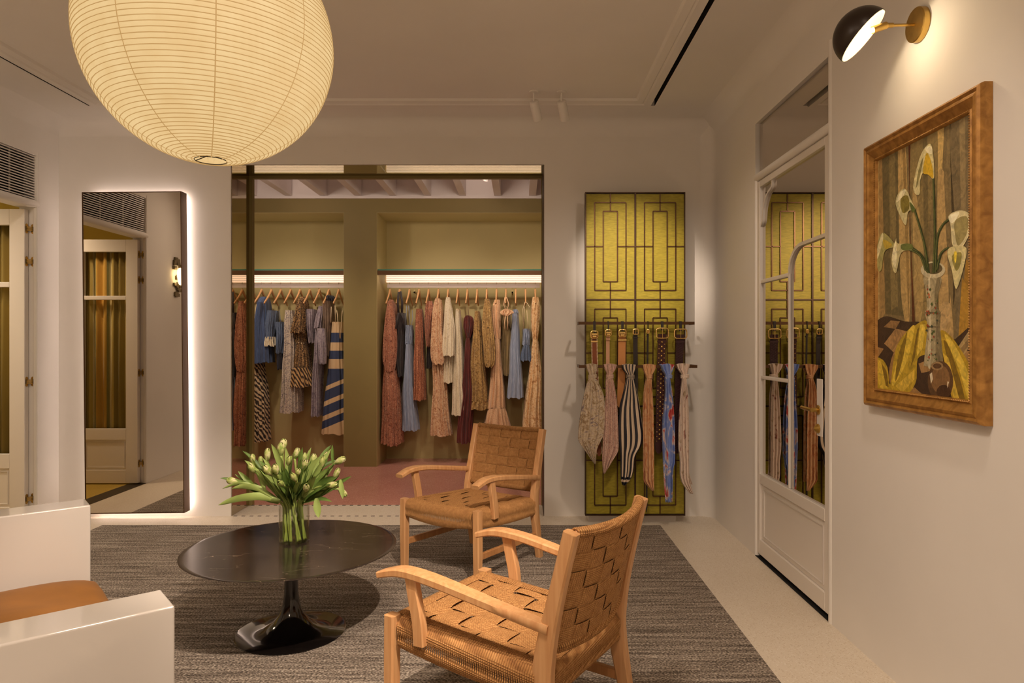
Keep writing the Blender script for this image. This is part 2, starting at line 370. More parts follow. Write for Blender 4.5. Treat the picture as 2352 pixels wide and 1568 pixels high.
wb = MB()
wb.box(XL-0.12, OX0, YB, YO, 0, H+0.1).box(OX1, XR+0.12, YB, YO, 0, H+0.1).box(OX0, OX1, YB, YO, OZ, H+0.1)
wall_back = struct(wb.build('wall_back', 'plaster', smooth='auto'))
DY0, DY1 = 3.60, 4.77                                   # double doorway in the left wall
wl = MB()
wl.box(XL-0.12, XL, YF, DY0, 0, H+0.1).box(XL-0.12, XL, DY1, YB, 0, H+0.1).box(XL-0.12, XL, DY0, DY1, 2.575, H+0.1)
wall_left = struct(wl.build('wall_left', 'plaster', smooth='auto'))
RY0, RY1 = 3.10, 4.08                                   # mirrored door recess in the right wall
wr = MB()
wr.box(XR, XR+0.14, YF, RY0, 0, H+0.1).box(XR, XR+0.14, RY1, YB, 0, H+0.1).box(XR, XR+0.14, RY0, RY1, 2.575, H+0.1)
wr.box(XR+0.11, XR+0.14, RY0, RY1, 0, 2.575)
wall_right = struct(wr.build('wall_right', 'plaster', smooth='auto'))
struct(MB().box(XL-0.12, XR+0.14, YF-0.12, YF, 0, H+0.1).build('wall_front', 'plaster'))

# ceiling: outer border, inner field, stepped moulding, shadow slots
TX0, TX1, TY0, TY1 = -2.92, 0.886, -2.0, 4.67
SL = 0.034
cb = MB()
cb.box(XL-0.12, TX0-SL, YF, YB, H, H+0.1).box(TX1+SL, XR+0.14, YF, YB, H, H+0.1)
cb.box(TX0-SL, TX1+SL, TY1, YB, H, H+0.1).box(TX0-SL, TX1+SL, YF, TY0, H, H+0.1)
ceiling = struct(cb.build('ceiling', 'ceiling_paint'))
MB().box(TX0, TX1, TY0, TY1, H+0.012, H+0.1).build('ceiling_field', 'ceiling_paint', ceiling)
for x in (TX0-SL, TX1):
    MB().box(x, x+SL, TY0, TY1, H+0.07, H+0.1).build('slot_lining', 'black_gap', ceiling)
    MB().box(x + (SL-0.002 if x > 0 else 0), x + (SL if x > 0 else 0.002), TY0, TY1, H+0.001, H+0.07).build('slot_lining', 'black_gap', ceiling)
def mould(prof, name):
    # closed rectangular run, mitred: prof = (inset from tray edge, z)
    mb = MB(); n = len(prof); vs = []
    for sx, sy in ((0,0),(1,0),(1,1),(0,1)):
        for d, z in prof:
            vs.append(((TX0+d) if not sx else (TX1-d), (TY0+d) if not sy else (TY1-d), z))
    fs = [(c*n+k, c*n+(k+1)%n, ((c+1)%4)*n+(k+1)%n, ((c+1)%4)*n+k) for c in range(4) for k in range(n)]
    return struct(mb.add(vs, fs).build(name, 'ceiling_paint'))
mould([(0,H+0.02),(0,H-0.012),(0.045,H-0.012),(0.055,H-0.004),(0.062,H-0.008),(0.10,H-0.002),(0.112,H+0.0125),(0.112,H+0.02)], 'trim_1')

# coved corners
def cove(name, axis, r, a, b, c0, c1, s0, s1, n=8):
    # quarter-round fillet of radius r in the corner at (c0, c1) of the plane across axis; s0/s1 point into the room
    arc = [(c0 + s0*r*(1-math.cos(t)), c1 + s1*r*(1-math.sin(t))) for t in [PI/2*k/n for k in range(n+1)]]
    poly = [(c0 - s0*0.002, c1 - s1*0.002)] + arc
    def P(q, h): return {0:(h,q[0],q[1]), 1:(q[0],h,q[1]), 2:(q[0],q[1],h)}[axis]
    m = len(poly); mb = MB()
    mb.add([P(q,a) for q in poly]+[P(q,b) for q in poly], [(k,(k+1)%m,m+(k+1)%m,m+k) for k in range(m)])
    return struct(mb.build(name, 'plaster', smooth='auto'))
CR = 0.11
cove('trim_2', 0, CR, XL, XR, YB, H, -1, -1)
cove('trim_3', 1, CR, YF, YB, XL, H, 1, -1)
cove('trim_4', 1, CR, YF, YB, XR, H, -1, -1)
cove('trim_5', 2, CR*0.8, 0, H, XR, YB, -1, -1)

# mirrored lining of the opening and its bronze frame
struct(MB().box(OX0-0.001, OX0+0.004, YB+0.012, 5.33, 0.002, OZ-0.004).build('trim_6', 'smoked_mirror'), 'mirror lining of the closet opening')
struct(MB().box(OX0, OX1, YB+0.012, 5.33, OZ-0.004, OZ+0.001).build('trim_7', 'smoked_mirror'), 'mirror lining above the closet opening')
struct(MB().box(OX1-0.004, OX1+0.001, YB+0.004, 5.33, 0.002, OZ-0.004).build('trim_8', 'bronze_frame'))
struct(MB().box(OX0, OX0+0.027, 5.33, 5.375, 0, OZ-0.02).box(OX1-0.009, OX1, 5.33, 5.375, 0, OZ-0.02)
    .box(OX0, OX1, 5.33, 5.375, OZ-0.022, OZ).build('trim_9', 'olive_paint'), 'olive frame around the closet opening')

# ---------------------------------------------------------------- closet behind the opening
YN, YNB = 7.0, 7.5                                       # niche front, niche back
N = [(-3.53, -1.808), (-1.473, 0.262)]                   # the two niches in X
NZ = 2.605
wc = MB()
wc.box(-4.2, N[0][0], YN, 7.62, 0, 2.752).box(N[0][1], N[1][0], YN, 7.62, 0, 2.752).box(N[1][1], 2.0, YN, 7.62, 0, 2.752)
for a, b in N: wc.box(a, b, YN, 7.62, NZ, 2.752)
struct(wc.build('wall_closet_back', 'olive_paint', smooth='auto'))
for k, (a, b) in enumerate(N):
    l = MB().box(a, b, YNB, YNB+0.05, 0, NZ).box(a, a+0.004, YN+0.004, YNB, 0, NZ).box(b-0.004, b, YN+0.004, YNB, 0, NZ).box(a, b, YN+0.004, YNB, NZ-0.004, NZ)
    struct(l.build('wall_niche_%d' % (k+1), 'niche_paint'))
struct(MB().box(-4.25, -4.2, YO, 7.62, 0, 3.1).build('wall_closet_left', 'olive_paint'))
struct(MB().box(2.0, 2.05, YO, 7.62, 0, 3.1).build('wall_closet_right', 'olive_paint'))
cc = struct(MB().box(-4.2, 2.0, YO, 7.62, 3.02, 3.1).build('ceiling_closet', 'white_cool'))
struct(MB().box(-4.2, 2.0, 7.0, 7.62, 2.752, 3.02).build('trim_10', 'white_cool'))
struct(MB().box(-4.2, 2.0, 6.985, 7.0, 2.748, 2.762).build('trim_11', 'white_cool'), 'thin white line along the closet bulkhead')
bm0 = None
for k in range(-2, 12):
    x = 0.125 - 0.357*k
    bm = MB().box(x-0.035, x+0.035, YO, 6.99, 2.775, 3.02).build('beam', 'white_cool', cc)

# closet fittings in each niche: glass shelf, light bar, rail
for k, (a, b) in enumerate(N):
    which = 'beside the mirrored jamb' if k == 0 else 'behind the woven chair'
    t = thing('closet_shelf', 'clear glass shelf with bronze edge in the niche ' + which, 'shelf', ((a+b)/2, 7.25, 2.0), 'glass closet shelves')
    MB().box(a+0.006, b-0.006, YN+0.03, YNB-0.003, 2.015, 2.027).build('glass_top', 'shelf_glass', t)
    MB().box(a+0.006, b-0.006, YN+0.027, YN+0.0298, 2.015, 2.027).build('glass_rim', 'glass_rim', t)
    MB().box(a+0.006, b-0.006, YN+0.02, YN+0.035, 1.968, 2.014).build('edge_fascia', 'bronze', t)
    t = thing('closet_light', 'long white light bar under the glass shelf ' + which, 'light bar', ((a+b)/2, 7.45, 1.93), 'closet light bars')
    MB().box(a+0.01, b-0.01, 7.455, 7.495, 1.93, 2.008).build('diffuser', 'led_bar', t)
    for j in range(3):
        z = 1.945 + j*0.022
        MB().box(a+0.01, b-0.01, 7.449, 7.4545, z, z+0.004).build('fin', 'white_cool', t)
    MB().box(a+0.03, b-0.03, YN+0.04, YN+0.056, 1.972, 1.978).build('led_strip', 'led_front', t)
    t = thing('clothes_rail', 'pale flat clothes rail with hangers in the niche ' + which, 'clothes rail', ((a+b)/2, 7.25, 1.85), 'closet clothes rails')
    MB().box(a+0.06, b-0.054, 7.244, 7.256, 1.853, 1.901).build('rail_bar', 'white_cool', t, bevel=0.002)
    for f in (0.2, 0.8):
        x = a + (b-a)*f
        MB().box(x-0.008, x+0.008, 7.252, 7.498, 1.80, 1.815).box(x-0.008, x+0.008, 7.252, 7.268, 1.80, 1.86).build('bracket', 'niche_paint', t)
t = thing('closet_spotlight', 'small white spotlight between the closet ceiling beams', 'spotlight', (-0.31, 6.1, 2.7))
MB().lathe([(0.0,0),(0.028,0),(0.028,0.11),(0.0,0.11)], (-0.31, 6.1, 2.72), 16, (0.25, -0.5, 0.8)).build('lamp_head', 'white_cool', t, smooth='auto')
MB().box(-0.285, -0.275, 6.03, 6.04, 2.8, 3.02).build('stem', 'white_cool', t)

# ---------------------------------------------------------------- left wall: air grille, double doors, fitting room
t = thing('air_grille', 'pale horizontal louvre air grille above the open fitting room doors', 'air grille', (XL, (DY0+DY1)/2, 2.26))
MB().box(XL-0.10, XL-0.09, DY0, DY1, 2.262, 2.575).build('backing', 'dark_void', t)
s0 = None; ns = 17
for i in range(ns):
    z = 2.275 + i*0.0182
    if s0 is None:
        s0 = MB().prism([(-0.030, 0.002), (-0.006, -0.004), (-0.006, 0.0035), (-0.030, 0.0075)], DY0+0.02, DY1-0.004, 1).build('slat', 'white_satin', t, local=True)
        s0.location = (0, -(DY0+DY1)/2, z-2.26)
    else: share(s0, 'slat', (0, -(DY0+DY1)/2, z-2.26), t)
for y in (DY0+0.30, DY0+0.62, DY0+0.95): MB().box(XL-0.034, XL-0.028, y, y+0.012, 2.262, 2.575).build('mullion', 'white_satin', t)
struct(MB().tube([(XL-0.02, DY0-0.03, 2.24), (XL-0.02, DY1+0.025, 2.24)], 0.028, 14).build('trim_12', 'plaster', smooth='auto'))
struct(MB().box(XL-0.12, XL-0.02, DY0, DY1, 2.215, 2.262).build('trim_13', 'plaster'))
for i, y in enumerate((DY0, DY1)):
    struct(MB().tube([(XL-0.014, y-0.0 + (0.012 if i else -0.012), 0), (XL-0.014, y + (0.012 if i else -0.012), 2.6)], 0.017, 12).build('trim_%d' % (14+i), 'plaster', smooth='auto'))
# fitting room
fx0, fx1, fy0, fy1 = -5.2, XL-0.12, 3.0, 5.35
struct(MB().box(fx0, fx1+0.12, fy0, fy1, -0.1, 0.001).build('floor_fitting_room', 'ochre_carpet'), 'ochre carpet of the fitting room')
struct(MB().box(XL-0.14, XL-0.0, DY0, DY1, 0.001, 0.004).build('trim_16', 'dark_metal'), 'dark threshold strip')
struct(MB().box(fx0-0.1, fx0, fy0, fy1, 0, 2.8).build('wall_fitting_left', 'yellow_paint'))
struct(MB().box(fx0, fx1, fy0-0.1, fy0, 0, 2.8).build('wall_fitting_front', 'yellow_paint'))
struct(MB().box(fx0, fx1, fy1, fy1+0.1, 0, 2.8).build('wall_fitting_back', 'yellow_paint'))
struct(MB().box(fx0-0.1, fx1, fy0-0.1, fy1+0.1, 2.75, 2.8).build('ceiling_fitting_room', 'ceiling_paint'))
cloth('stripe_curtain', 'stripe', [(148, 122, 52), (206, 176, 96), (230, 212, 166), (128, 122, 76), (206, 156, 60)], 0.075, 0.8, (6, 0.001, 1), 0.0)

def leaf(n, yh, sgn, label):
    # open leaf, hinged at (XL-0.05, yh); lies along -X; sgn = +1 when the leaf body is on the -Y side of yh
    y0, y1 = (yh-0.048, yh-0.008) if sgn > 0 else (yh+0.008, yh+0.048)
    x1 = XL - 0.05; wd = 0.57; x0 = x1 - wd
    d = struct(thing('door_%d' % n, label, None, (x1-wd/2, (y0+y1)/2, 0.012), kind='structure'))
    zb, zt = 0.012, 2.195
    for a, b in ((x0, x0+0.085), (x1-0.105, x1)): MB().box(a, b, y0, y1, zb, zt).build('stile', 'white_paint', d, bevel=0.003)
    for a, b in ((zb, 0.13), (0.40, 0.50), (1.655, 1.69), (2.085, zt)): MB().box(x0+0.085, x1-0.105, y0, y1, a, b).build('rail', 'white_paint', d, bevel=0.003)
    MB().box(x0+0.085, x1-0.105, y0+0.012, y1-0.012, 0.13, 0.40).build('panel', 'white_paint', d)
    for yy in (y0+0.006, y1-0.012):
        MB().box(x0+0.10, x1-0.12, yy, yy+0.006, 0.15, 0.154).box(x0+0.10, x1-0.12, yy, yy+0.006, 0.376, 0.38).box(x0+0.10, x0+0.104, yy, yy+0.006, 0.154, 0.376).box(x1-0.124, x1-0.12, yy, yy+0.006, 0.154, 0.376).build('panel_bead', 'white_satin', d)
    ym = (y0+y1)/2
    for a, b in ((0.50, 1.655), (1.69, 2.085)): MB().box(x0+0.085, x1-0.105, ym-0.002, ym+0.002, a, b).build('glass_pane', 'thin_pane', d)
    MB().lathe([(0,0),(0.012,0),(0.012,0.014),(0.022,0.018),(0.022,0.03),(0,0.034)], (x0+0.045, (y1 if sgn < 0 else y0), 1.0), 16, (0, 1 if sgn < 0 else -1, 0)).build('knob', 'brass', d, smooth='auto')
    # concealed hinges, one plate on the leaf edge and one on the jamb, links between
    for z in (2.064, 1.836, 1.0, 0.185):
        hb = MB()
        def capsule(c, ax, ay):     # flat capsule plate
            c, ax, ay = Vector(c), Vector(ax), Vector(ay); nrm = ax.cross(ay)
            pts = []
            for s_ in (1, -1):
                for k in range(9):
                    t_ = PI*k/8 + (0 if s_ > 0 else PI)
                    pts.append(c + ax*0.0125*math.cos(t_) + ay*(s_*0.022 + 0.0125*math.sin(t_)))
            m_ = len(pts)
            hb.add([p_ - nrm*0.001 for p_ in pts] + [p_ + nrm*0.001 for p_ in pts], [tuple(range(m_)), tuple(range(2*m_-1, m_-1, -1))] + [(k, (k+1) % m_, m_+(k+1) % m_, m_+k) for k in range(m_)])
        yj = yh - 0.0012 if sgn > 0 else yh + 0.0012
        capsule((x1+0.0015, (y0+y1)/2, z), (0, 1, 0), (0, 0, 1))
        hx = x1 + 0.026
        capsule((hx, yj, z), (1, 0, 0), (0, 0, 1))
        h = hb.build('hinge', 'brass', d)
        lk = MB()
        for q in range(4):
            zz = z - 0.012 + q*0.008
            ye = (y0+y1)/2
            lk.obox(((x1+0.002+hx)/2, (ye+yj)/2 - sgn*0.004, zz), ((hx-x1)/2, (yj-ye)/2, 0), (0, 0.003, 0), (0, 0, 0.0028))
        lk.build('hinge_link', 'brass', h)
        MB().box(x1+0.0025, x1+0.0032, (y0+y1)/2-0.011, (y0+y1)/2+0.011, z-0.016, z+0.016).build('hinge_mortise', 'black_gap', h)
        MB().box(hx-0.011, hx+0.011, yj-0.0022*sgn if sgn > 0 else yj+0.0015, yj-0.0015*sgn if sgn > 0 else yj+0.0022, z-0.016, z+0.016).build('hinge_mortise', 'black_gap', h)
    # striped curtain gathered behind the glass
    yc = y1 + 0.03 if sgn > 0 else y0 - 0.03
    nx = 90; mb = MB()
    for j, z in enumerate((0.47, 1.3, 2.12)):
        for i in range(nx+1):
            u = i/nx; x = x0 + 0.05 + u*(wd-0.12)
            yy = yc + 0.016*math.sin(u*2*PI*6.5 + 0.5*math.sin(u*9)) * (1 if sgn > 0 else -1)
            mb.v.append((x, yy, z)); mb.uv.append((u + 0.012*math.sin(u*40), z))
    for j in range(2):
        for i in range(nx): k = j*(nx+1)+i; mb.f.append((k, k+1, k+nx+2, k+nx+1))
    nm = 'far' if sgn > 0 else 'near'
    cu = mb.build('curtain', 'stripe_curtain', smooth=True)
    tag(cu, 'ochre and green striped curtain behind the glass of the ' + ('door leaf beside the standing mirror' if sgn > 0 else 'door leaf seen in the mirror'), 'curtain', 'fitting room door curtains')
    so = cu.modifiers.new('cloth', 'SOLIDIFY'); so.thickness = 0.002
leaf(2, DY1, 1, 'white glazed fitting room door leaf standing open')
leaf(3, DY0, -1, 'white glazed door leaf seen in the mirror')

# ---------------------------------------------------------------- right wall: mirrored door with curved muntins
XD = 1.4165
d = struct(thing('door_1', 'white door with mirror panes and curved muntins', None, (XD, (RY0+RY1)/2, 0.02), kind='structure'))
def dbox(name, y0, y1, z0, z1, x0=XD-0.004, x1=XD+0.034, m='white_paint', bev=0.004): return MB().box(x0, x1, y0, y1, z0, z1).build(name, m, d, bevel=bev)
dbox('stile', 4.03, 4.078, 0.022, 2.225); dbox('stile', 3.104, 3.17, 0.022, 2.225)
dbox('rail', 3.17, 4.03, 2.188, 2.225); dbox('rail', 3.17, 4.03, 0.022, 0.11); dbox('rail', 3.17, 4.03, 0.44, 0.50)
dbox('panel', 3.17, 4.03, 0.11, 0.44, XD+0.008)
pb = MB(); q0, q1, z0, z1, e = 3.20, 3.985, 0.135, 0.415, 0.007
pb.box(XD+0.002, XD+0.009, q0, q1, z0, z0+e).box(XD+0.002, XD+0.009, q0, q1, z1-e, z1).box(XD+0.002, XD+0.009, q0, q0+e, z0+e, z1-e).box(XD+0.002, XD+0.009, q1-e, q1, z0+e, z1-e)
pb.build('panel_bead', 'white_satin', d)
dbox('muntin', 3.601, 3.618, 0.50, 1.64, XD+0.001, XD+0.016); dbox('muntin', 3.618, 4.03, 1.619, 1.641, XD+0.001, XD+0.016); dbox('muntin', 3.618, 4.03, 1.057, 1.077, XD+0.001, XD+0.016)
cur = [(XD+0.010, 3.6095 - 0.16*(1-math.cos(t)), 1.635 + 0.135*math.sin(t)) for t in [PI/2*k/14 for k in range(15)]] + [(XD+0.010, 3.17, 1.773)]
MB().sweep(cur, [(-0.0085,-0.0085),(0.0065,-0.0085),(0.0065,0.0085),(-0.0085,0.0085)], (1,0,0)).build('muntin', 'white_paint', d, smooth='auto')
cur = cat_curve([(4.03, 1.962), (4.005, 1.985), (3.985, 2.06), (3.93, 2.125), (3.86, 2.15), (3.848, 2.19)], 6)
MB().sweep([(XD+0.008, y, z) for y, z in cur], [(-0.007,-0.007),(0.007,-0.007),(0.007,0.007),(-0.007,0.007)], (1,0,0)).build('corner_bracket', 'white_paint', d, smooth='auto')
def pane(poly): MB().prism(poly, XD+0.0145, XD+0.020, 0).build('mirror_pane', 'door_mirror', d)
pane([(3.6, 1.63), (4.04, 1.63), (4.04, 2.2), (3.16, 2.2), (3.16, 1.775), (3.45, 1.775), (3.53, 1.755), (3.585, 1.715), (3.607, 1.65)])
pane([(3.61, 1.067), (4.04, 1.067), (4.04, 1.63), (3.61, 1.63)]); pane([(3.61, 0.49), (4.04, 0.49), (4.04, 1.067), (3.61, 1.067)])
pane([(3.16, 0.49), (3.61, 0.49), (3.607, 1.64), (3.58, 1.715), (3.52, 1.755), (3.45, 1.773), (3.16, 1.775)])
h = MB().box(XD-0.008, XD-0.003, 3.185, 3.245, 0.83, 1.10).build('handle_plate', 'white_satin', d, bevel=0.004)
MB().lathe([(0,0),(0.023,0),(0.023,0.006),(0.010,0.009),(0.010,0.04),(0,0.04)], (XD-0.008, 3.225, 0.953), 18, (-1,0,0)).tube([(XD-0.042, 3.215, 0.953), (XD-0.044, 3.33, 0.956)], 0.009, 10).build('lever_handle', 'brass', d, smooth='auto')
MB().lathe([(0,0),(0.022,0),(0.022,0.006),(0.008,0.02),(0,0.022)], (XD-0.008, 3.225, 0.865), 18, (-1,0,0)).build('key_escutcheon', 'brass', d, smooth='auto')
struct(MB().box(XR-0.002, XR+0.11, RY0, RY1, 0.001, 0.004).build('trim_17', 'black_gap'))
struct(MB().box(XR+0.022, XR+0.028, RY0+0.002, RY1-0.012, 2.287, 2.568).build('window_1', 'door_mirror'), 'mirror transom above the door')
struct(MB().box(XR+0.02, XR+0.10, RY0+0.002, RY1-0.002, 2.228, 2.287).build('trim_18', 'white_paint'))
struct(MB().tube([(XR+0.014, RY0, 2.256), (XR+0.014, RY1+0.012, 2.256)], 0.023, 14).build('trim_19', 'plaster', smooth='auto'))
struct(MB().tube([(XR+0.014, RY0-0.006, 0), (XR+0.014, RY0-0.006, 2.64)], 0.021, 14).build('trim_20', 'plaster', smooth='auto'))
struct(MB().tube([(XR+0.016, RY1+0.008, 0), (XR+0.016, RY1+0.008, 2.25)], 0.019, 14).build('trim_21', 'plaster', smooth='auto'))

# ================================================================ things in the room
# rug
rg = MB().box(-2.89, 0.968, 0.55, 4.72, 0.0005, 0.012).build('rug', 'rug_weave', bevel=0.004)
tag(rg, 'large grey brown flat woven rug with streaky stripes under the seating', 'rug')

# ---------------------------------------------------------------- paper lantern
LC = Vector((-0.984, 2.17, 2.221)); LR = 0.375
t = thing('paper_lantern', 'large round ribbed paper lantern glowing warm above the table', 'lantern', LC)
nr = 74; th0, th1 = 0.128, PI-0.128; nc_ = 120; rows = nr*3 + 1
mb = MB(); vs = []
def lth(i, f): return th0 + (th1-th0)*min(1, (i + 3*f)/(nr*3+3))
for i in range(rows):
    for k in range(nc_):
        th = lth(i, k/nc_); a = 2*PI*k/nc_; rr = LR + (0.0 if i % 3 == 0 else 0.0014)
        vs.append((LC.x + rr*math.sin(th)*math.cos(a), LC.y + rr*math.sin(th)*math.sin(a), LC.z - rr*math.cos(th)))
fs = [(i*nc_+k, i*nc_+k+1, (i+1)*nc_+k+1, (i+1)*nc_+k) for i in range(rows-1) for k in range(nc_-1)]
fs += [(i*nc_+nc_-1, (i+3)*nc_, (i+4)*nc_, (i+1)*nc_+nc_-1) for i in range(rows-4)]
mb.add(vs, fs).build('paper_shade', 'lantern_paper', t, smooth=True)
sp = []
for i in range(nr*60+1):
    th = lth(3*(i/60), 0); a = 2*PI*(i % 60)/60; rr = LR + 0.0012
    sp.append((LC.x + rr*math.sin(th)*math.cos(a), LC.y + rr*math.sin(th)*math.sin(a), LC.z - rr*math.cos(th)))
MB().tube(sp, 0.0014, 4).build('spiral_rib', 'lantern_rib', t, smooth=True)
for k in range(9):
    a = 2*PI*k/9 - 1.11
    MB().tube([LC + Vector(((LR+0.0022)*math.sin(th)*math.cos(a), (LR+0.0022)*math.sin(th)*math.sin(a), -(LR+0.0022)*math.cos(th))) for th in [th0+(th1-th0)*j/40 for j in range(41)]], 0.0016, 5, sx=0.4).build('paper_seam', 'lantern_rib', t, smooth=True)
rb = LR*math.sin(th0)
ring = [LC + Vector((rb*math.cos(2*PI*k/32), rb*math.sin(2*PI*k/32), -LR*math.cos(th0))) for k in range(32)]
MB().tube(ring, 0.0014, 6, closed=True).tube([ring[0], ring[0]+Vector((-0.03,0,0.012)), LC+Vector((0.006,0,-LR+0.02)), LC+Vector((0,0,-LR+0.045)), LC+Vector((-0.006,0,-LR+0.02)), ring[16]+Vector((0.03,0,0.012)), ring[16]], 0.0016, 5).build('wire_ring', 'dark_metal', t, smooth=True)
MB().tube([LC+Vector((0,0,LR-0.01)), LC+Vector((0,0,H+0.01-LC.z))], 0.004, 6).build('cord', 'white_satin', t)
MB().lathe([(0,0),(0.05,0),(0.06,0.02),(0.06,0.025),(0,0.025)], (LC.x, LC.y, H-0.013), 24).build('ceiling_rose', 'white_satin', t, smooth='auto')
MB().lathe([(0.001,-0.05),(0.02,-0.045),(0.03,-0.02),(0.026,0.01),(0.015,0.03),(0.014,0.06)], LC+Vector((0,0,0.08)), 16).build('bulb', 'lamp_inner', t, smooth=True)

# ---------------------------------------------------------------- twin ceiling spotlights
for px, nm in ((1226, 'white twin-lamp ceiling spotlight head farther from the ceiling slot'), (1290, 'white ceiling spotlight head beside the ceiling slot')):
    q = at(px, 190, 4.42)
    t = thing('ceiling_spotlight', nm, 'spotlight', (q.x, q.y, H-0.14), 'ceiling spotlights')
    MB().lathe([(0,0),(0.026,0),(0.03,0.004),(0.03,0.13),(0.024,0.136),(0,0.136)], (q.x+0.03, q.y+0.10, H-0.15), 18, (-0.22, -0.62, 0.75)).build('lamp_head', 'ceiling_paint', t, smooth='auto')
    MB().tube([(q.x, q.y+0.02, H-0.06), (q.x, q.y+0.02, H+0.013)], 0.006, 8).build('stem', 'ceiling_paint', t)
    MB().lathe([(0,0),(0.032,0),(0.032,0.008),(0,0.008)], (q.x, q.y+0.02, H+0.004), 18).build('mount_plate', 'ceiling_paint', t, smooth='auto')

# ---------------------------------------------------------------- wall sconce beside the painting
SP = Vector((XR, 2.395, 2.385))
t = thing('wall_sconce', 'dark domed wall sconce on a brass arm above the framed painting', 'wall lamp', (XR, 2.395, 2.32))
MB().lathe([(0,0),(0.059,0),(0.059,0.020),(0.056,0.023),(0,0.023)], SP, 40, (-1,0,0)).build('wall_plate', 'brass', t, smooth='auto')
MB().tube([SP+Vector((-0.02,0,0)), SP+Vector((-0.115,0,-0.002))], 0.0052, 10).tube([SP+Vector((-0.098,0,-0.0016)), SP+Vector((-0.122,0,-0.002))], 0.0085, 12).build('arm', 'brass', t, smooth='auto')
nrm = Vector((0.66, -0.30, -0.69)).normalized(); SC = Vector((1.196, 2.38, 2.338))
def bowl(R0, dep, inner):
    pf = []
    for k in range(19):
        a = PI/2*k/18; pf.append((R0*math.sin(a), -dep*math.cos(a)))
    return pf
shd = MB().lathe(bowl(0.098, 0.098, 0), SC, 40, nrm).build('shade', 'lamp_black', t, smooth=True)
MB().lathe(bowl(0.0955, 0.0955, 1), SC + nrm*0.0005, 40, nrm).build('shade_lining', 'lamp_inner', shd, smooth=True)  # lining emits to stand in for bulb light falling on it
ax = (SC + nrm*(-0.012) - (SP+Vector((-0.12,0,-0.002)))).normalized(); s0p = SP+Vector((-0.122,0,-0.002))
MB().tube([s0p, s0p+ax*0.055], [0.013,0.013], 14).build('lamp_holder', 'brass', t, smooth='auto')
BP = s0p + ax*0.078
MB().lathe([(0.001,-0.022),(0.010,-0.018),(0.0135,-0.006),(0.012,0.006),(0.008,0.02)], BP, 14, ax*-1).build('bulb', 'bulb', t, smooth=True)
ld = bpy.data.lights.new('sconce_light', 'SPOT'); ld.energy = 1.35; ld.color = (1, 0.80, 0.54); ld.shadow_soft_size = 0.012; ld.spot_size = math.radians(150); ld.spot_blend = 0.25
lo = bpy.data.objects.new('sconce_light', ld); C.objects.link(lo); lo.location = BP + nrm*0.02
lo.rotation_euler = nrm.to_track_quat('-Z', 'Y').to_euler()

# ---------------------------------------------------------------- sconce seen in the standing mirror
q = Vector((XL, 3.06, 1.92))
t = thing('shell_sconce', 'jagged silver wall sconce with a glowing glass shell, reflected in the mirror', 'wall lamp', (XL, 3.06, 1.72))
rr = random.Random(3)
pl = MB()
for k in range(34):
    z = rr.uniform(-0.19, 0.19); wy = (1-abs(z)/0.21)*0.12; y = rr.uniform(-wy, wy)
    pl.box(XL+0.001, XL+0.015+rr.uniform(0.0,0.02)*(1-abs(z)/0.2), q.y+y-rr.uniform(0.01,0.03), q.y+y+rr.uniform(0.01,0.03), q.z+z-rr.uniform(0.008,0.022), q.z+z+rr.uniform(0.008,0.022))
pl.build('back_plate', 'silver_rough', t)
mb = MB(); vs = []; nseg = 20
for k in range(nseg):
    a = 2*PI*k/nseg; vs.append((XL+0.045, q.y+0.075*math.cos(a)*(1+0.12*math.sin(3*a)), q.z+0.095*math.sin(a)*(1+0.1*math.cos(2*a))))
for k in range(nseg):
    a = 2*PI*k/nseg; vs.append((XL+0.075, q.y+0.045*math.cos(a), q.z+0.06*math.sin(a)))
mb.add(vs, [(k,(k+1)%nseg,nseg+(k+1)%nseg,nseg+k) for k in range(nseg)] + [tuple(range(nseg,2*nseg)), tuple(range(nseg))]).build('glass_shell', 'shell_glow', t, smooth='auto')

# ---------------------------------------------------------------- framed painting
PX, PY0, PY1, PZ0, PZ1 = XR, 2.028, 2.722, 1.022, 2.047
t = thing('framed_painting', 'gilt wood framed painting of white calla lilies in a vase', 'painting', (XR, (PY0+PY1)/2, PZ0))
fp = [(0,0.001),(0,0.026),(0.004,0.036),(0.012,0.042),(0.020,0.036),(0.024,0.038),(0.032,0.040),(0.040,0.034),(0.060,0.024),(0.064,0.028),(0.069,0.026),(0.072,0.018),(0.072,0.001)]
cor = [(PY0,PZ0,1,1),(PY1,PZ0,-1,1),(PY1,PZ1,-1,-1),(PY0,PZ1,1,-1)]
wood('frame_gilt', (140, 96, 42), (188, 138, 70), (30, 30, 30), 0.4); MAT['frame_gilt'].node_tree.nodes['Principled BSDF'].inputs['Metallic'].default_value = 0.35
for k in range(4):
    a, b = cor[k], cor[(k+1) % 4]
    vs = [(PX-h_, c[0]+c[2]*w_, c[1]+c[3]*w_) for c in (a, b) for w_, h_ in fp]; n = len(fp)
    MB().add(vs, [(i,(i+1)%n,n+(i+1)%n,n+i) for i in range(n)]).build('frame_member', 'frame_gilt', t)
bd = MB(); ins = 0.066
def bead_run(a, b, n):
    for i in range(n):
        f = (i+0.5)/n; y = a[0]+(b[0]-a[0])*f; z = a[1]+(b[1]-a[1])*f
        x = PX-0.0285; r_ = 0.0034
        bd.add([(x-r_,y,z),(x,y-r_,z),(x,y,z-r_),(x,y+r_,z),(x,y,z+r_)], [(0,2,1),(0,3,2),(0,4,3),(0,1,4)])
cs = [(PY0+ins,PZ0+ins),(PY1-ins,PZ0+ins),(PY1-ins,PZ1-ins),(PY0+ins,PZ1-ins)]
for k in range(4): bead_run(cs[k], cs[(k+1)%4], 64 if k % 2 == 0 else 108)
tag(bd.build('beading', 'frame_gilt', t), kind='stuff')
CXP = PX - 0.017          # canvas plane
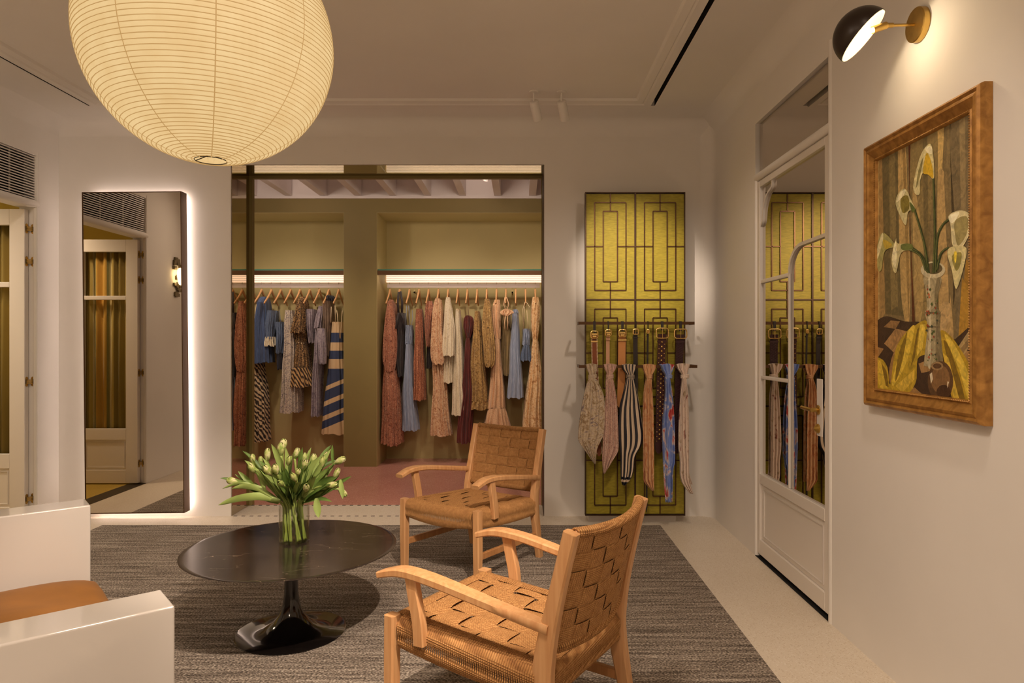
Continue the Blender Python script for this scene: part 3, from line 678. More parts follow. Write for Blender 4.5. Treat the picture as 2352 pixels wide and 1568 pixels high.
def pc(zx, zy):           # photo crop (1900,160) x1.845 -> canvas Y, Z
    px, py = 1900 + zx/1.845, 160 + zy/1.845; Y = CXP*F/(px-VX); return (Y, CH-(py-VY)*Y/F)
ART = [
 ((118,103,70), [(190,360),(640,140),(640,1450),(195,1385)]),
 ((150,124,78), [(190,372),(232,352),(246,1030),(200,1120)]), ((176,150,98), [(205,372),(218,365),(222,1075),(207,1100)]),
 ((98,88,58), [(232,352),(300,322),(335,1045),(246,1035)]), ((122,108,70), [(262,340),(285,328),(300,1000),(270,1020)]),
 ((172,146,94), [(300,326),(330,312),(342,560),(352,900),(345,1085),(328,1060),(310,880)]), ((140,116,70), [(318,320),(330,314),(350,900),(344,1080)]),
 ((84,44,22), [(344,308),(352,304),(372,1068),(360,1070)]),
 ((128,112,72), [(355,304),(470,250),(478,430),(425,700),(420,1050),(374,1072)]), ((158,136,88), [(362,520),(390,600),(410,800),(405,1010),(376,1060)]), ((104,92,60), [(405,285),(425,275),(430,800),(412,900)]),
 ((184,158,100), [(468,248),(497,232),(488,420),(470,470)]), ((168,142,94), [(468,470),(510,500),(520,900),(535,1150),(480,1120)]), ((120,104,70), [(495,440),(510,420),(528,900),(518,1020)]),
 ((66,56,38), [(519,222),(526,218),(552,640),(536,1000),(530,700)]),
 ((112,99,72), [(525,218),(640,160),(640,1100),(555,1185),(545,700)]), ((134,118,84), [(560,205),(585,195),(590,700),(570,760)]),
 ((164,126,50), [(572,880),(640,980),(640,1060),(555,1160)]), ((150,112,44), [(590,800),(640,880),(640,990),(580,890)]),
 ((176,150,104), [(480,1000),(520,990),(525,1060),(500,1090),(535,1160),(520,1180),(482,1120)]),
 ((60,44,32), [(195,1120),(240,1046),(330,1066),(420,1075),(520,1150),(640,1090),(640,1450),(195,1385)]),
 ((156,122,78), [(242,1160),(290,1096),(345,1110),(285,1200)]), ((150,116,72), [(198,1170),(240,1182),(205,1235)]), ((148,114,70), [(262,1290),(282,1200),(340,1120),(335,1230),(280,1330)]), ((134,104,66), [(240,1090),(270,1062),(310,1066),(290,1098)]),
 ((150,118,74), [(388,1245),(432,1228),(445,1275),(400,1285)]), ((144,112,70), [(300,1395),(370,1345),(432,1398),(420,1420)]), ((150,118,76), [(540,1180),(640,1200),(640,1260),(580,1230)]),
 ((160,138,94), [(545,1190),(640,1048),(640,1120),(578,1212)]), ((128,106,70), [(560,1190),(640,1085),(640,1100),(575,1205)]),
 ((172,146,44), [(366,1088),(424,1066),(430,1190),(385,1225),(376,1325),(325,1378),(195,1378),(200,1232),(232,1226),(256,1262),(268,1332),(290,1188),(330,1118)]),
 ((204,178,66), [(345,1105),(372,1090),(340,1230),(285,1335),(278,1310),(310,1190)]), ((126,104,30), [(330,1130),(340,1120),(318,1240),(290,1320),(300,1220)]), ((212,186,76), [(395,1080),(418,1078),(405,1180),(380,1215)]), ((120,98,30), [(382,1100),(392,1090),(372,1220),(355,1260)]),
 ((200,172,62), [(205,1240),(228,1236),(250,1290),(258,1340),(225,1345)]), ((120,96,28), [(230,1240),(252,1275),(262,1345),(250,1340)]), ((196,168,64), [(290,1340),(370,1270),(372,1310),(320,1368)]),
 ((166,138,40), [(480,1108),(535,1140),(600,1240),(640,1330),(640,1450),(540,1408),(500,1250)]), ((204,178,70), [(500,1130),(528,1145),(590,1260),(625,1400),(600,1400),(560,1270)]), ((118,94,28), [(495,1150),(520,1180),(570,1330),(585,1412),(560,1405),(520,1260)]), ((196,168,64), [(492,1200),(515,1220),(560,1390),(540,1400)]),
 ((158,148,116), [(412,875),(484,875),(470,960),(468,1010),(482,1028),(480,1088),(492,1225),(482,1258),(416,1255),(412,1235),(426,1090),(414,1030),(424,1010),(420,940)]),
 ((122,112,84), [(468,880),(484,875),(470,960),(468,1010),(482,1028),(480,1088),(492,1225),(482,1258),(462,1256),(462,1090),(462,1020),(456,960)]), ((188,180,150), [(428,900),(438,900),(440,1240),(426,1235),(434,1090),(426,1030),(434,1000)]),
 ((186,178,146), [(450+52*math.cos(a*PI/10), 848+36*math.sin(a*PI/10)) for a in range(20)]), ((92,82,56), [(452+38*math.cos(a*PI/10), 842+24*math.sin(a*PI/10)) for a in range(20)]),
 ((116,104,78), [(414,1026),(482,1026),(482,1034),(414,1034)]), ((116,104,78), [(425,1086),(480,1086),(480,1093),(425,1093)]),
 ((88,64,40), [(482+54*math.cos(a*PI/12), 1320+86*math.sin(a*PI/12)) for a in range(24)]), ((122,92,58), [(482+40*math.cos(a*PI/12), 1312+60*math.sin(a*PI/12)) for a in range(24)]), ((66,44,26), [(495+30*math.cos(a*PI/10), 1365+30*math.sin(a*PI/10)) for a in range(20)]), ((140,116,82), [(468+26*math.cos(a*PI/10), 1255+18*math.sin(a*PI/10)) for a in range(20)]), ((84,60,38), [(468+18*math.cos(a*PI/10), 1255+11*math.sin(a*PI/10)) for a in range(20)]), ((214,204,176), [(436,1290),(446,1282),(450,1310),(442,1330)]), ((206,196,168), [(512,1320),(518,1322),(510,1350)]),
]
def stroke(pts, w0, w1, col):
    pts = cat_curve(pts, 6); a = []; b = []
    for i, p in enumerate(pts):
        q_, r_ = pts[max(i-1,0)], pts[min(i+1,len(pts)-1)]; dx, dy = r_[0]-q_[0], r_[1]-q_[1]; l = math.hypot(dx, dy) or 1
        w_ = w0 + (w1-w0)*i/(len(pts)-1); a.append((p[0]-dy/l*w_, p[1]+dx/l*w_)); b.append((p[0]+dy/l*w_, p[1]-dx/l*w_))
    ART.append((col, a + b[::-1]))
for pts in ([(452,862),(458,700),(452,460)], [(432,862),(412,730),(372,592)], [(428,858),(405,790),(358,752)], [(420,850),(395,785),(345,760)], [(462,858),(468,720),(490,660),(524,630)], [(468,848),(484,780),(518,752)]):
    stroke(pts, 5.5, 4.5, (48, 60, 32)); stroke([(x-2, y) for x, y in pts], 1.6, 1.4, (96, 104, 58))
FLOWERS = len(ART)
ART += [
 ((196,188,140), [(374,524),(368,484),(392,380),(420,326),(445,322),(456,420),(452,462),(430,442),(410,434),(396,474),(394,526)]), ((192,160,44), [(408,432),(424,352),(446,400),(452,458),(430,444)]), ((128,122,78), [(380,500),(388,430),(410,370),(398,440)]), ((226,220,184), [(418,330),(444,324),(446,356),(426,350)]),
 ((190,184,138), [(292,562),(308,518),(335,506),(360,556),(374,590),(346,602),(336,658),(312,622)]), ((120,110,48), [(314,548),(344,534),(350,588),(322,606)]), ((224,218,180), [(296,560),(312,520),(336,510),(316,545)]), ((90,104,50), [(352,560),(376,590),(362,602)]),
 ((156,152,96), [(216,842),(212,762),(236,690),(286,734),(282,752),(246,770),(232,848)]), ((206,200,156), [(214,800),(214,762),(234,694),(240,712),(224,780)]), ((178,156,60), [(240,720),(278,740),(250,760)]),
 ((190,182,134), [(276,792),(294,716),(302,736),(354,738),(362,762),(316,776),(296,858),(280,842)]), ((222,216,176), [(278,792),(292,724),(298,790),(290,840)]), ((96,108,56), [(318,740),(358,738),(364,760),(322,764)]),
 ((200,192,150), [(518,618),(566,596),(608,616),(608,690),(562,768),(534,742),(526,660)]), ((146,136,88), [(545,640),(595,622),(596,690),(560,745),(545,700)]), ((230,224,192), [(520,620),(560,602),(552,630),(530,650)]),
 ((196,188,138), [(514,762),(582,748),(592,790),(552,928),(532,852)]), ((138,130,70), [(532,790),(572,775),(566,830),(548,850)]), ((222,200,70), [(540,775),(552,772),(550,810),(544,815)]),
]
rr = random.Random(11)
for k in range(46):
    zx, zy = rr.uniform(426, 472), rr.uniform(900, 1235); s_ = rr.uniform(2, 6); col = rr.choice([(74,90,48),(150,70,44),(92,104,60),(60,70,60),(168,96,60)])
    ART.append((col, [(zx-s_, zy), (zx, zy-s_*1.4), (zx+s_*.8, zy), (zx, zy+s_*1.2)]))
y0c, y1c, z0c, z1c = PY0+0.064, PY1-0.064, PZ0+0.064, PZ1-0.064
def clip(poly):          # keep the paint inside the frame
    for ax_, lim, sg in ((0, y0c, 1), (0, y1c, -1), (1, z0c, 1), (1, z1c, -1)):
        out = []
        for i in range(len(poly)):
            a, b = poly[i-1], poly[i]; ia, ib = (a[ax_]-lim)*sg >= 0, (b[ax_]-lim)*sg >= 0
            if ia != ib:
                f = (lim-a[ax_])/(b[ax_]-a[ax_]); out.append((a[0]+(b[0]-a[0])*f, a[1]+(b[1]-a[1])*f))
            if ib: out.append(b)
        poly = out
        if len(poly) < 3: return []
    return poly
mb = MB(); fc = []
mb.add([(CXP+0.001, y0c, z0c), (CXP+0.001, y1c, z0c), (CXP+0.001, y1c, z1c), (CXP+0.001, y0c, z1c)], [(0,1,2,3)]); fc.append((112,98,68))
for i, (col, pts) in enumerate(ART):
    if 4 < len(pts) < 18 or FLOWERS <= i < FLOWERS + 20:
        q_ = [pts[-1]] + list(pts) + [pts[0], pts[1]]; pts = cat_curve(q_, 5)[5:-5]
    poly = clip([pc(*p_) for p_ in pts])
    if len(poly) < 3: continue
    x = CXP - 0.00003*i; n0 = len(mb.v)
    mb.v += [(x, y, z) for y, z in poly]; mb.uv += [(0,0)]*len(poly); mb.f.append(tuple(range(n0, n0+len(poly)))); fc.append(col)
m, nt, p = base('oil_paint', (1,1,1,1), 0.42); L = nt.links.new
at_ = node(nt, 'Attribute'); at_.attribute_name = 'paint'
n1 = node(nt, 'TexNoise', i_Scale=38, i_Detail=5, i_Distortion=1.2); L(coords(nt), n1.inputs['Vector'])
r = ramp(nt, [(0.3, (0.68, 0.68, 0.68, 1)), (0.7, (1.28, 1.24, 1.2, 1))]); L(n1.outputs['Fac'], r.inputs[0])
mx = node(nt, 'MixRGB', blend_type='MULTIPLY'); mx.inputs['Fac'].default_value = 1; L(at_.outputs['Color'], mx.inputs['Color1']); L(r.outputs[0], mx.inputs['Color2']); L(mx.outputs[0], p.inputs['Base Color'])
n2 = node(nt, 'TexNoise', i_Scale=240); L(coords(nt), n2.inputs['Vector']); bump(nt, p, n2.outputs['Fac'], 0.3, 0.002)
cv = mb.build('canvas', 'oil_paint', t); me = cv.data
ca = me.color_attributes.new('paint', 'FLOAT_COLOR', 'CORNER'); k = 0
for pl_, col in zip(me.polygons, fc):
    c_ = lin(*[min(255, v*1.12) for v in col])
    for li in pl_.loop_indices: ca.data[li].color = c_

# ---------------------------------------------------------------- standing mirror, lit from behind
mx0, mx1, mz0, mz1, my0, my1 = -3.111, -2.401, 0.05, 2.35, 4.88, 4.962
t = thing('standing_mirror', 'tall bronze framed wall mirror with white light glowing behind it', 'mirror', ((mx0+mx1)/2, (my0+my1)/2, mz0))
fr = 0.006
MB().box(mx0, mx0+fr, my0, my1, mz0, mz1).box(mx1-fr, mx1, my0, my1, mz0, mz1).box(mx0+fr, mx1-fr, my0, my1, mz0, mz0+fr).box(mx0+fr, mx1-fr, my0, my1, mz1-fr, mz1).build('frame', 'bronze', t)
MB().box(mx0+fr, mx1-fr, my0+0.003, my1-0.004, mz0+fr, mz1-fr).build('mirror_sheet', 'mirror_glass', t)
g = 0.012
for a in ((mx0+g, mx0+g+0.012, mz0+g, mz1-g), (mx1-g-0.012, mx1-g, mz0+g, mz1-g), (mx0+g+0.013, mx1-g-0.013, mz1-g-0.012, mz1-g), (mx0+g+0.013, mx1-g-0.013, mz0+g, mz0+g+0.012)):
    MB().box(a[0], a[1], my1, my1+0.020, a[2], a[3]).build('light_strip', 'led_white', t)
MB().box(mx0+0.12, mx1-0.12, my1-0.002, YB-0.001, mz0+0.3, mz1-0.3).build('wall_bracket', 'dark_metal', t)
t.rotation_euler = (0, -math.radians(0.6), 0)

# ---------------------------------------------------------------- olive display panel with bronze fretwork, rails, belts and scarves
GY, gx0, gx1, gz0, gz1 = 4.80, 0.456, 1.160, 0.055, 2.329
t = thing('display_board', 'tall olive grasscloth display board with bronze geometric fretwork', 'display board', ((gx0+gx1)/2, GY+0.06, 0.0))
gp = t
fw = 0.008
for a in ((gx0, gx0+fw, gz0, gz1), (gx1-fw, gx1, gz0, gz1), (gx0+fw, gx1-fw, gz1-fw, gz1), (gx0+fw, gx1-fw, gz0, gz0+fw)):
    MB().box(a[0], a[1], GY-0.002, GY+0.05, a[2], a[3]).build('panel_edge', 'bronze_frame', t)
xm = (gx0+gx1)/2; zr = [gz1-fw, 1.573, 0.814, gz0+fw]
zr[2] = zr[1] - (zr[0]-zr[1])
cw = 0.006
for i, (a, b) in enumerate(((gx0+fw, xm-cw), (xm+cw, gx1-fw))):
    for j in range(3):
        MB().box(a, b, GY+0.004, GY+0.05, zr[j+1]+0.005, zr[j]-0.005).build('cloth_field', 'grasscloth', t)
MB().box(xm-cw, xm+cw, GY-0.004, GY+0.05, gz0+fw, gz1-fw).build('centre_bar', 'bronze_frame', t)
for z in zr[1:3]: MB().box(gx0+fw, xm-cw, GY-0.003, GY+0.05, z-0.005, z+0.005).build('cross_bar', 'bronze_frame', t); MB().box(xm+cw, gx1-fw, GY-0.003, GY+0.05, z-0.005, z+0.005).build('cross_bar', 'bronze_frame', t)
sw = 0.0038
def strip(x0, x1, z0, z1):
    MB().box(x0-(sw if x0 == x1 else 0), x1+(sw if x0 == x1 else 0), GY-0.003, GY+0.0045, z0-(sw if z0 == z1 else 0), z1+(sw if z0 == z1 else 0)).build('fret_strip', 'bronze', gp)
for a, b in ((gx0+fw, xm-cw), (xm+cw, gx1-fw)):
    wdt = b-a; mid = (a+b)/2
    for j in range(3):
        z1_, z0_ = zr[j]-0.005, zr[j+1]+0.005; hh = z1_-z0_
        ox, oz, ix, iz = 0.325*wdt, 0.418*hh, 0.148*wdt, 0.335*hh; zc = (z0_+z1_)/2
        for X_, Z_ in ((ox, oz), (ix, iz)):
            strip(mid-X_, mid-X_, zc-Z_, zc+Z_); strip(mid+X_, mid+X_, zc-Z_, zc+Z_); strip(mid-X_, mid+X_, zc+Z_, zc+Z_); strip(mid-X_, mid+X_, zc-Z_, zc-Z_)
        strip(mid, mid, zc+iz, z1_); strip(mid, mid, z0_, zc-iz); strip(a, mid-ix, zc, zc); strip(mid+ix, b, zc, zc)
MB().box(gx0+0.06, gx1-0.06, GY+0.05, YB-0.001, 0.2, 2.2).build('wall_mount', 'dark_metal', t)
MB().box(gx0+0.03, gx1-0.05, GY+0.07, YB-0.001, 0.0, 0.05).build('plinth', 'white_satin', t)
RL = [(4.715, 1.4055, 0.402, 1.204, 'upper bronze rail holding the row of belts'), (4.665, 1.108, 0.401, 1.210, 'lower bronze rail holding the knotted silk scarves')]
for y, z, a, b, lab in RL:
    r_ = thing('display_rail', lab, 'display rail', ((a+b)/2, y, z-0.012), 'display rails')
    MB().box(a, b, y, y+0.012, z-0.010, z+0.010).build('front_bar', 'bronze', r_)
    for x in (a+0.006, b-0.006): MB().box(x-0.006, x+0.006, y+0.0125, GY+0.03, z-0.010, z+0.010).build('side_bar', 'bronze', r_)

def S(x, y, Y): return at(1290 + x/2.959, 700 + y/2.959, Y)     # photo crop -> world at depth Y
def buckle(mb, c, w, h, th, y):
    # rounded rectangular ring
    pts = []
    for k in range(24):
        a = 2*PI*k/24; ca_, sa_ = math.cos(a), math.sin(a)
        pts.append((c[0] + w*math.copysign(abs(ca_)**0.45, ca_), y, c[1] + h*math.copysign(abs(sa_)**0.45, sa_)))
    mb.tube(pts, th, 7, closed=True)
BELTS = [ # x top, x bottom, half width px, y buckle, y end, strap material, buckle (w,h px), label
 (222, 256, 20, 202, 1028, 'leather_brown', (24, 24), 'brown leather belt with cream whipstitched edges and gold buckle'),
 (316, 313, 12, 190, 640, 'leather_beige', (20, 20), 'slim pale beige leather belt with small gold buckle'),
 (412, 402, 25, 192, 700, 'leather_tan', (24, 24), 'wide plain tan leather belt with gold buckle'),
 (502, 508, 15, 182, 700, 'leather_black', (18, 18), 'plain black leather belt with small gold buckle'),
 (585, 579, 6, 180, 1412, 'leather_black', (8, 12), 'very thin black leather belt hanging almost to the floor'),
 (682, 662, 28, 192, 1010, 'leather_oxblood', (42, 34), 'wide oxblood belt covered with round gold studs'),
 (806, 786, 27, 196, 1010, 'leather_plum', (42, 32), 'dark plum braided leather belt with square gold buckle'),
]
BY = 4.722
for bi, (xt, xb, hw, yb, ye, mt, bk, lab) in enumerate(BELTS):
    top = S(xt, yb, BY); k_ = BY/F/2.959; z_end = S(xb, ye, BY).z
    r_ = thing('belt', lab, 'belt', (top.x, BY, z_end), 'belts on the upper rail')
    bw, bh = bk[0]*k_, bk[1]*k_
    hk = MB(); hz = RL[0][1]
    hkx = max(0.004, min(hw*0.4, 9)*k_)
    yh_ = RL[0][0]
    hk.box(top.x-hkx, top.x+hkx, yh_-0.005, yh_-0.001, top.z+bh*0.55, hz+0.012).box(top.x-hkx, top.x+hkx, yh_-0.001, yh_+0.016, hz+0.0102, hz+0.0135).box(top.x-hkx, top.x+hkx, yh_+0.013, yh_+0.016, hz-0.004, hz+0.0102)
    hk.build('hanging_loop', 'leather_black' if bi not in (3, 4) else 'dark_metal', r_)
    bm_ = MB(); buckle(bm_, (top.x, top.z), bw, bh, max(0.0022, 4.2*k_), BY-0.012)
    if bi in (0, 1, 2): bm_.box(top.x-bw*0.75, top.x+bw*0.75, BY-0.016, BY-0.011, top.z-bh*0.15, top.z+bh*0.35).box(top.x-bw*0.55, top.x+bw*0.55, BY-0.018, BY-0.013, top.z-bh*0.75, top.z-bh*0.3)
    else: bm_.tube([(top.x, BY-0.015, top.z+bh), (top.x, BY-0.015, top.z-bh)], max(0.0012, 2*k_), 6)
    bm_.build('buckle', 'gold', r_, smooth='auto')
    W_ = hw*k_; th = 0.0024; nseg = 30; vs = []
    zt_ = top.z - bh*0.15
    pth = []
    for i in range(nseg+1):
        f = i/nseg; z = zt_ + (z_end-zt_)*f; x = top.x + (S(xb, ye, BY).x-top.x)*f**1.3
        y = BY + 0.004*math.sin(f*5+bi) + (0.010 if f > 0.15 else 0.010*f/0.15)
        tp = 1 if f < 0.97 else (1-f)/0.03*0.6+0.4
        pth.append((x, y, z, W_*tp))
    sb = MB(); n_ = 4
    for x, y, z, w_ in pth: vs += [(x-w_, y-th, z), (x+w_, y-th, z), (x+w_, y+th, z), (x-w_, y+th, z)]
    sb.add(vs, [(i*4+k, i*4+(k+1)%4, i*4+4+(k+1)%4, i*4+4+k) for i in range(nseg) for k in range(4)] + [(0,1,2,3), (nseg*4, nseg*4+3, nseg*4+2, nseg*4+1)])
    st = sb.build('strap', mt, r_)
    kb = MB().box(top.x-W_*1.12, top.x+W_*1.12, BY-0.004, BY+0.012, top.z-bh*1.0-0.028, top.z-bh*1.0-0.018)
    kb.build('keeper', 'gold' if bi in (0, 2) else mt, r_)
    def along(z):
        for i in range(nseg):
            if pth[i][2] >= z >= pth[i+1][2]:
                f = (pth[i][2]-z)/(pth[i][2]-pth[i+1][2]); return [pth[i][k]+(pth[i+1][k]-pth[i][k])*f for k in range(4)]
        return pth[-1]
    if bi == 0:
        wt = MB(); z = zt_-0.03
        while z > z_end+0.01:
            x, y, _, w_ = along(z)
            for s_ in (-1, 1): wt.obox((x+s_*w_*0.92, y-th-0.0006, z), (0.0035*1.2, 0, 0.0014*s_), (0, 0.0012, 0), (0, 0, 0.0022))
            z -= 0.0085
        tag(wt.build('whipstitch', 'cream_thread', st), kind='stuff')
    if bi == 5:
        i = 0; z = zt_-0.055
        while z > z_end+0.08:
            x, y, _, w_ = along(z); big = i % 2 == 0
            for dx, rad in (((0.0, 0.0082),) if big else ((-0.64, 0.0052), (0.64, 0.0052))):
                MB().lathe([(rad, 0), (rad*0.8, 0.6*rad), (rad*0.35, 0.9*rad), (0.0001, rad)], (x+dx*w_, y-th, z), 10, (0,-1,0)).build('stud', 'gold', st, smooth=True)
            z -= 0.016; i += 1
    if bi == 6:
        br = MB(); z = zt_-0.02; i = 0
        while z > z_end+0.012:
            x, y, _, w_ = along(z)
            for c_ in range(4):
                s_ = 1 if (c_+i) % 2 else -1
                br.obox((x+(c_-1.5)*w_*0.48, y-th-0.0012, z), (w_*0.22, 0, 0.004*s_), (0, 0.0022, 0), (0.0015*s_, 0, 0.0028))
            z -= 0.0088; i += 1
        tag(br.build('braid', 'leather_plum', st), kind='stuff')

cloth('scarf_grey', 'paisley', [(120, 104, 110), (196, 176, 154), (214, 196, 168), (150, 120, 80), (222, 208, 190)], 5, 0.4, (1, 2.6, 1), 2.0)
cloth('scarf_pink', 'paisley', [(150, 110, 104), (206, 166, 148), (222, 190, 172), (170, 124, 110), (226, 200, 184)], 8, 0.4, (1, 2.6, 1), 2.0)
cloth('scarf_peach', 'floral', [(176, 112, 70), (214, 160, 112), (224, 182, 136), (196, 130, 84), (220, 176, 130)], 2.5, 0.3, (1, 2.5, 1), 2.0)
cloth('scarf_blue', 'floral', [(104, 128, 196), (128, 150, 212), (120, 144, 208), (134, 156, 214), (232, 216, 212), (204, 78, 74), (186, 40, 44)], 3.4, 0.35, (1, 2.6, 1), 1.0)
cloth('scarf_pale', 'floral', [(150, 92, 82), (216, 192, 176), (230, 210, 195), (226, 206, 190), (230, 212, 198), (200, 178, 150), (150, 128, 96)], 5, 0.4, (1, 2.8, 1), 1.0)
# navy and cream stripes with a bordered hem
m, nt, p = base('scarf_stripe', lin(30, 32, 44), 0.4); L = nt.links.new
uvn = node(nt, 'TexCoord'); sx = node(nt, 'SeparateXYZ'); L(uvn.outputs['UV'], sx.inputs[0])
mm = node(nt, 'Math', operation='MULTIPLY'); mm.inputs[1].default_value = 7.5; L(sx.outputs[0], mm.inputs[0])
fr_ = node(nt, 'Math', operation='FRACT'); L(mm.outputs[0], fr_.inputs[0]); gt = node(nt, 'Math', operation='GREATER_THAN'); gt.inputs[1].default_value = 0.5; L(fr_.outputs[0], gt.inputs[0])
mx = node(nt, 'MixRGB'); mx.inputs['Color1'].default_value = lin(34, 36, 48); mx.inputs['Color2'].default_value = lin(226, 206, 182); L(gt.outputs[0], mx.inputs['Fac'])
hem = ramp(nt, [(0, (0,0,0,1)), (0.93, (0,0,0,1)), (0.931, (1,1,1,1)), (0.95, (1,1,1,1)), (0.951, (.5,.5,.5,1)), (0.97, (.5,.5,.5,1)), (0.971, (1,1,1,1))], 'CONSTANT'); L(sx.outputs[1], hem.inputs[0])
hc = ramp(nt, [(0.0, lin(34,36,48)), (0.4, lin(226,206,182)), (0.8, lin(34,36,48))], 'CONSTANT'); L(hem.outputs[0], hc.inputs[0])
gt2 = node(nt, 'Math', operation='GREATER_THAN'); gt2.inputs[1].default_value = 0.1; L(hem.outputs[0], gt2.inputs[0])
mx2 = node(nt, 'MixRGB'); L(gt2.outputs[0], mx2.inputs['Fac']); L(mx.outputs[0], mx2.inputs['Color1']); L(hc.outputs[0], mx2.inputs['Color2']); L(mx2.outputs[0], p.inputs['Base Color'])

def loft(rings, n=96, sub=6, fold=0.10, k=6, seed=0, power=0.8):
    # rings: (z, cx, cy, a, b) top to bottom; closed pleated tube, UV u around and v down in 0..1
    rr = random.Random(seed); ph = rr.uniform(0, 6.28); ph2 = rr.uniform(0, 6.28); kk = 11 + k//2
    rs = cat_curve(rings, sub); mb = MB(); vs = []; uv = []; L0, L1 = rs[0][0], rs[-1][0]
    for (z, cx, cy, a, b) in rs:
        f = (z-L0)/(L1-L0) if L1 != L0 else 0; a = max(a, 0.0008); b = max(b, 0.0008)
        amp = fold*0.10*min(1, 0.25 + 1.4*f)*min(1, (a+b)/0.12)
        cx += 0.0035*math.sin(z*11+ph)*min(1, f*3)
        for j in range(n+1):
            q = 2*PI*(j % n)/n; c_, s_ = math.cos(q), math.sin(q)
            w_ = amp*(math.sin(kk*q + ph + 1.1*f) + 0.6*math.sin((kk+6)*q + ph2 - 1.7*f + 0.8*math.sin(z*14)))
            vs.append((cx + a*math.copysign(abs(c_)**power, c_) + w_*c_*0.8, cy + b*math.copysign(abs(s_)**power, s_) + w_*1.5*s_, z + (0.007*math.sin(5*q+ph) + 0.004*math.sin(11*q+ph2))*max(0, f-0.6)*2.5*min(1, (a+b)/0.1))); uv.append((j/n, f))
    m_ = len(rs); w_ = n+1
    mb.add(vs, [(i*w_+j, i*w_+j+1, (i+1)*w_+j+1, (i+1)*w_+j) for i in range(m_-1) for j in range(n)], uv)
    return mb
SCARVES = [
 ('scarf_grey', 'grey floral silk scarf with a wide pointed hem, end of the rail', [(406,166,246),(430,172,243),(468,187,235),(486,189,233),(500,187,234),(525,174,248),(620,150,286),(720,132,293),(820,118,290),(885,112,284),(930,118,262),(990,160,238),(1080,222,232)]),
 ('scarf_pink', 'dusty pink paisley silk scarf tapering to a point', [(406,290,373),(430,294,368),(468,310,348),(490,308,347),(530,303,356),(650,299,374),(800,288,383),(900,282,386),(990,279,384),(1060,278,345),(1145,286,294)]),
 ('scarf_stripe', 'navy and cream striped silk scarf with bordered hem', [(408,410,512),(435,416,506),(470,442,492),(490,445,489),(520,440,496),(600,420,515),(700,396,532),(800,388,546),(890,388,556),(960,392,545),(1030,400,505),(1120,400,494),(1180,402,475),(1225,412,434)]),
 ('scarf_peach', 'shiny peach satin scarf hanging straight beside the studded belt', [(408,552,641),(435,556,636),(490,579,612),(512,578,614),(540,572,612),(620,558,618),(800,551,626),(1000,555,628),(1150,555,628),(1200,560,628),(1262,612,628)]),
 ('scarf_blue', 'long bright blue silk scarf with red roses', [(406,672,768),(432,680,762),(480,708,745),(498,706,744),(520,708,742),(620,704,756),(800,688,768),(950,686,770),(1060,690,770),(1120,692,758),(1230,697,754),(1340,706,750)]),
 ('scarf_pale', 'pale cream silk scarf with small red flowers, nearest the mirrored door', [(404,784,876),(430,792,868),(475,820,856),(492,816,860),(520,822,852),(610,810,862),(800,798,868),(960,795,868),(1060,806,868),(1190,812,872),(1282,872,896)]),
]
SY = RL[1][0] + 0.006
def drape(prof, seed, front=True, n=44, sub=6):
    # pleated sheet hanging from the rail; UV u across, v down
    rr = random.Random(seed); ph = rr.uniform(0, 6.28); k1, k2 = rr.uniform(2.2, 3.2), rr.uniform(4.5, 6.5); mb = MB()
    rs = cat_curve([tuple(map(float, p_)) for p_ in prof], sub); vs = []; uv = []; L0, L1 = rs[0][0], rs[-1][0]
    for (y, a, b) in rs:
        f = (y-L0)/(L1-L0)
        p0, p1 = S(a, y, SY-0.02), S(b, y, SY-0.02); w_ = max(0.0005, p1.x-p0.x)
        kn = math.exp(-((y-488)/38)**2); dep = 0.020*(1-kn) + 0.005
        for j in range(n+1):
            u = j/n; edge = math.sin(PI*u)**0.5
            pl_ = 0.5 + 0.5*math.cos(2*PI*k1*u + ph + 1.2*f) ; pl2 = math.cos(2*PI*k2*u + ph*2 - 0.8*f)
            bulge = (0.010 + 0.010*kn)*edge
            yy = SY - (0.004 + bulge + dep*0.75*pl_ + dep*0.22*pl2) if front else SY + 0.016 + bulge*0.5 + dep*0.3*pl_
            vs.append((p0.x + w_*u, yy, p0.z + (0.006*math.cos(PI*(u-0.5)) if f < 0.03 else 0))); uv.append((u*0.6 + (0 if front else 0.3), f))
    m_ = len(rs); w = n+1
    return mb.add(vs, [(i_*w+j, i_*w+j+1, (i_+1)*w+j+1, (i_+1)*w+j) for i_ in range(m_-1) for j in range(n)], uv)
for i, (mt, lab, prof) in enumerate(SCARVES):
    top = S((prof[0][1]+prof[0][2])/2, prof[0][0], SY); zb = S(0, prof[-1][0], SY).z
    r_ = thing('silk_scarf', lab, 'scarf', (top.x, SY, zb), 'silk scarves on the lower rail')
    for front in (True, False):
        pf = prof if front else [(y if q < 5 else 505 + (y-505)*0.93, a + (0 if q < 5 else 5), b + (0 if q < 5 else 4)) for q, (y, a, b) in enumerate(prof)]
        o = drape(pf, 20+i, front).build('front_fold' if front else 'back_fold', mt, r_, smooth=True)
        so = o.modifiers.new('cloth', 'SOLIDIFY'); so.thickness = 0.0008; so.offset = 0
    k4 = min(range(len(prof)), key=lambda q: abs(prof[q][0]-488))
    kp = S((prof[k4][1]+prof[k4][2])/2, 486, SY); rad = (prof[k4][2]-prof[k4][1])/2*SY/F/2.959*1.05
    kn = MB()
    for dz in (0.008, 0.0, -0.008):
        kn.tube([(kp.x + rad*math.cos(2*PI*j/20), SY + 0.002 - 0.024*math.sin(2*PI*j/20), kp.z + dz + 0.003*math.cos(2*PI*j/20+i)) for j in range(20)], 0.0068, 7, closed=True)
    kn.build('knot', mt, r_, smooth=True)

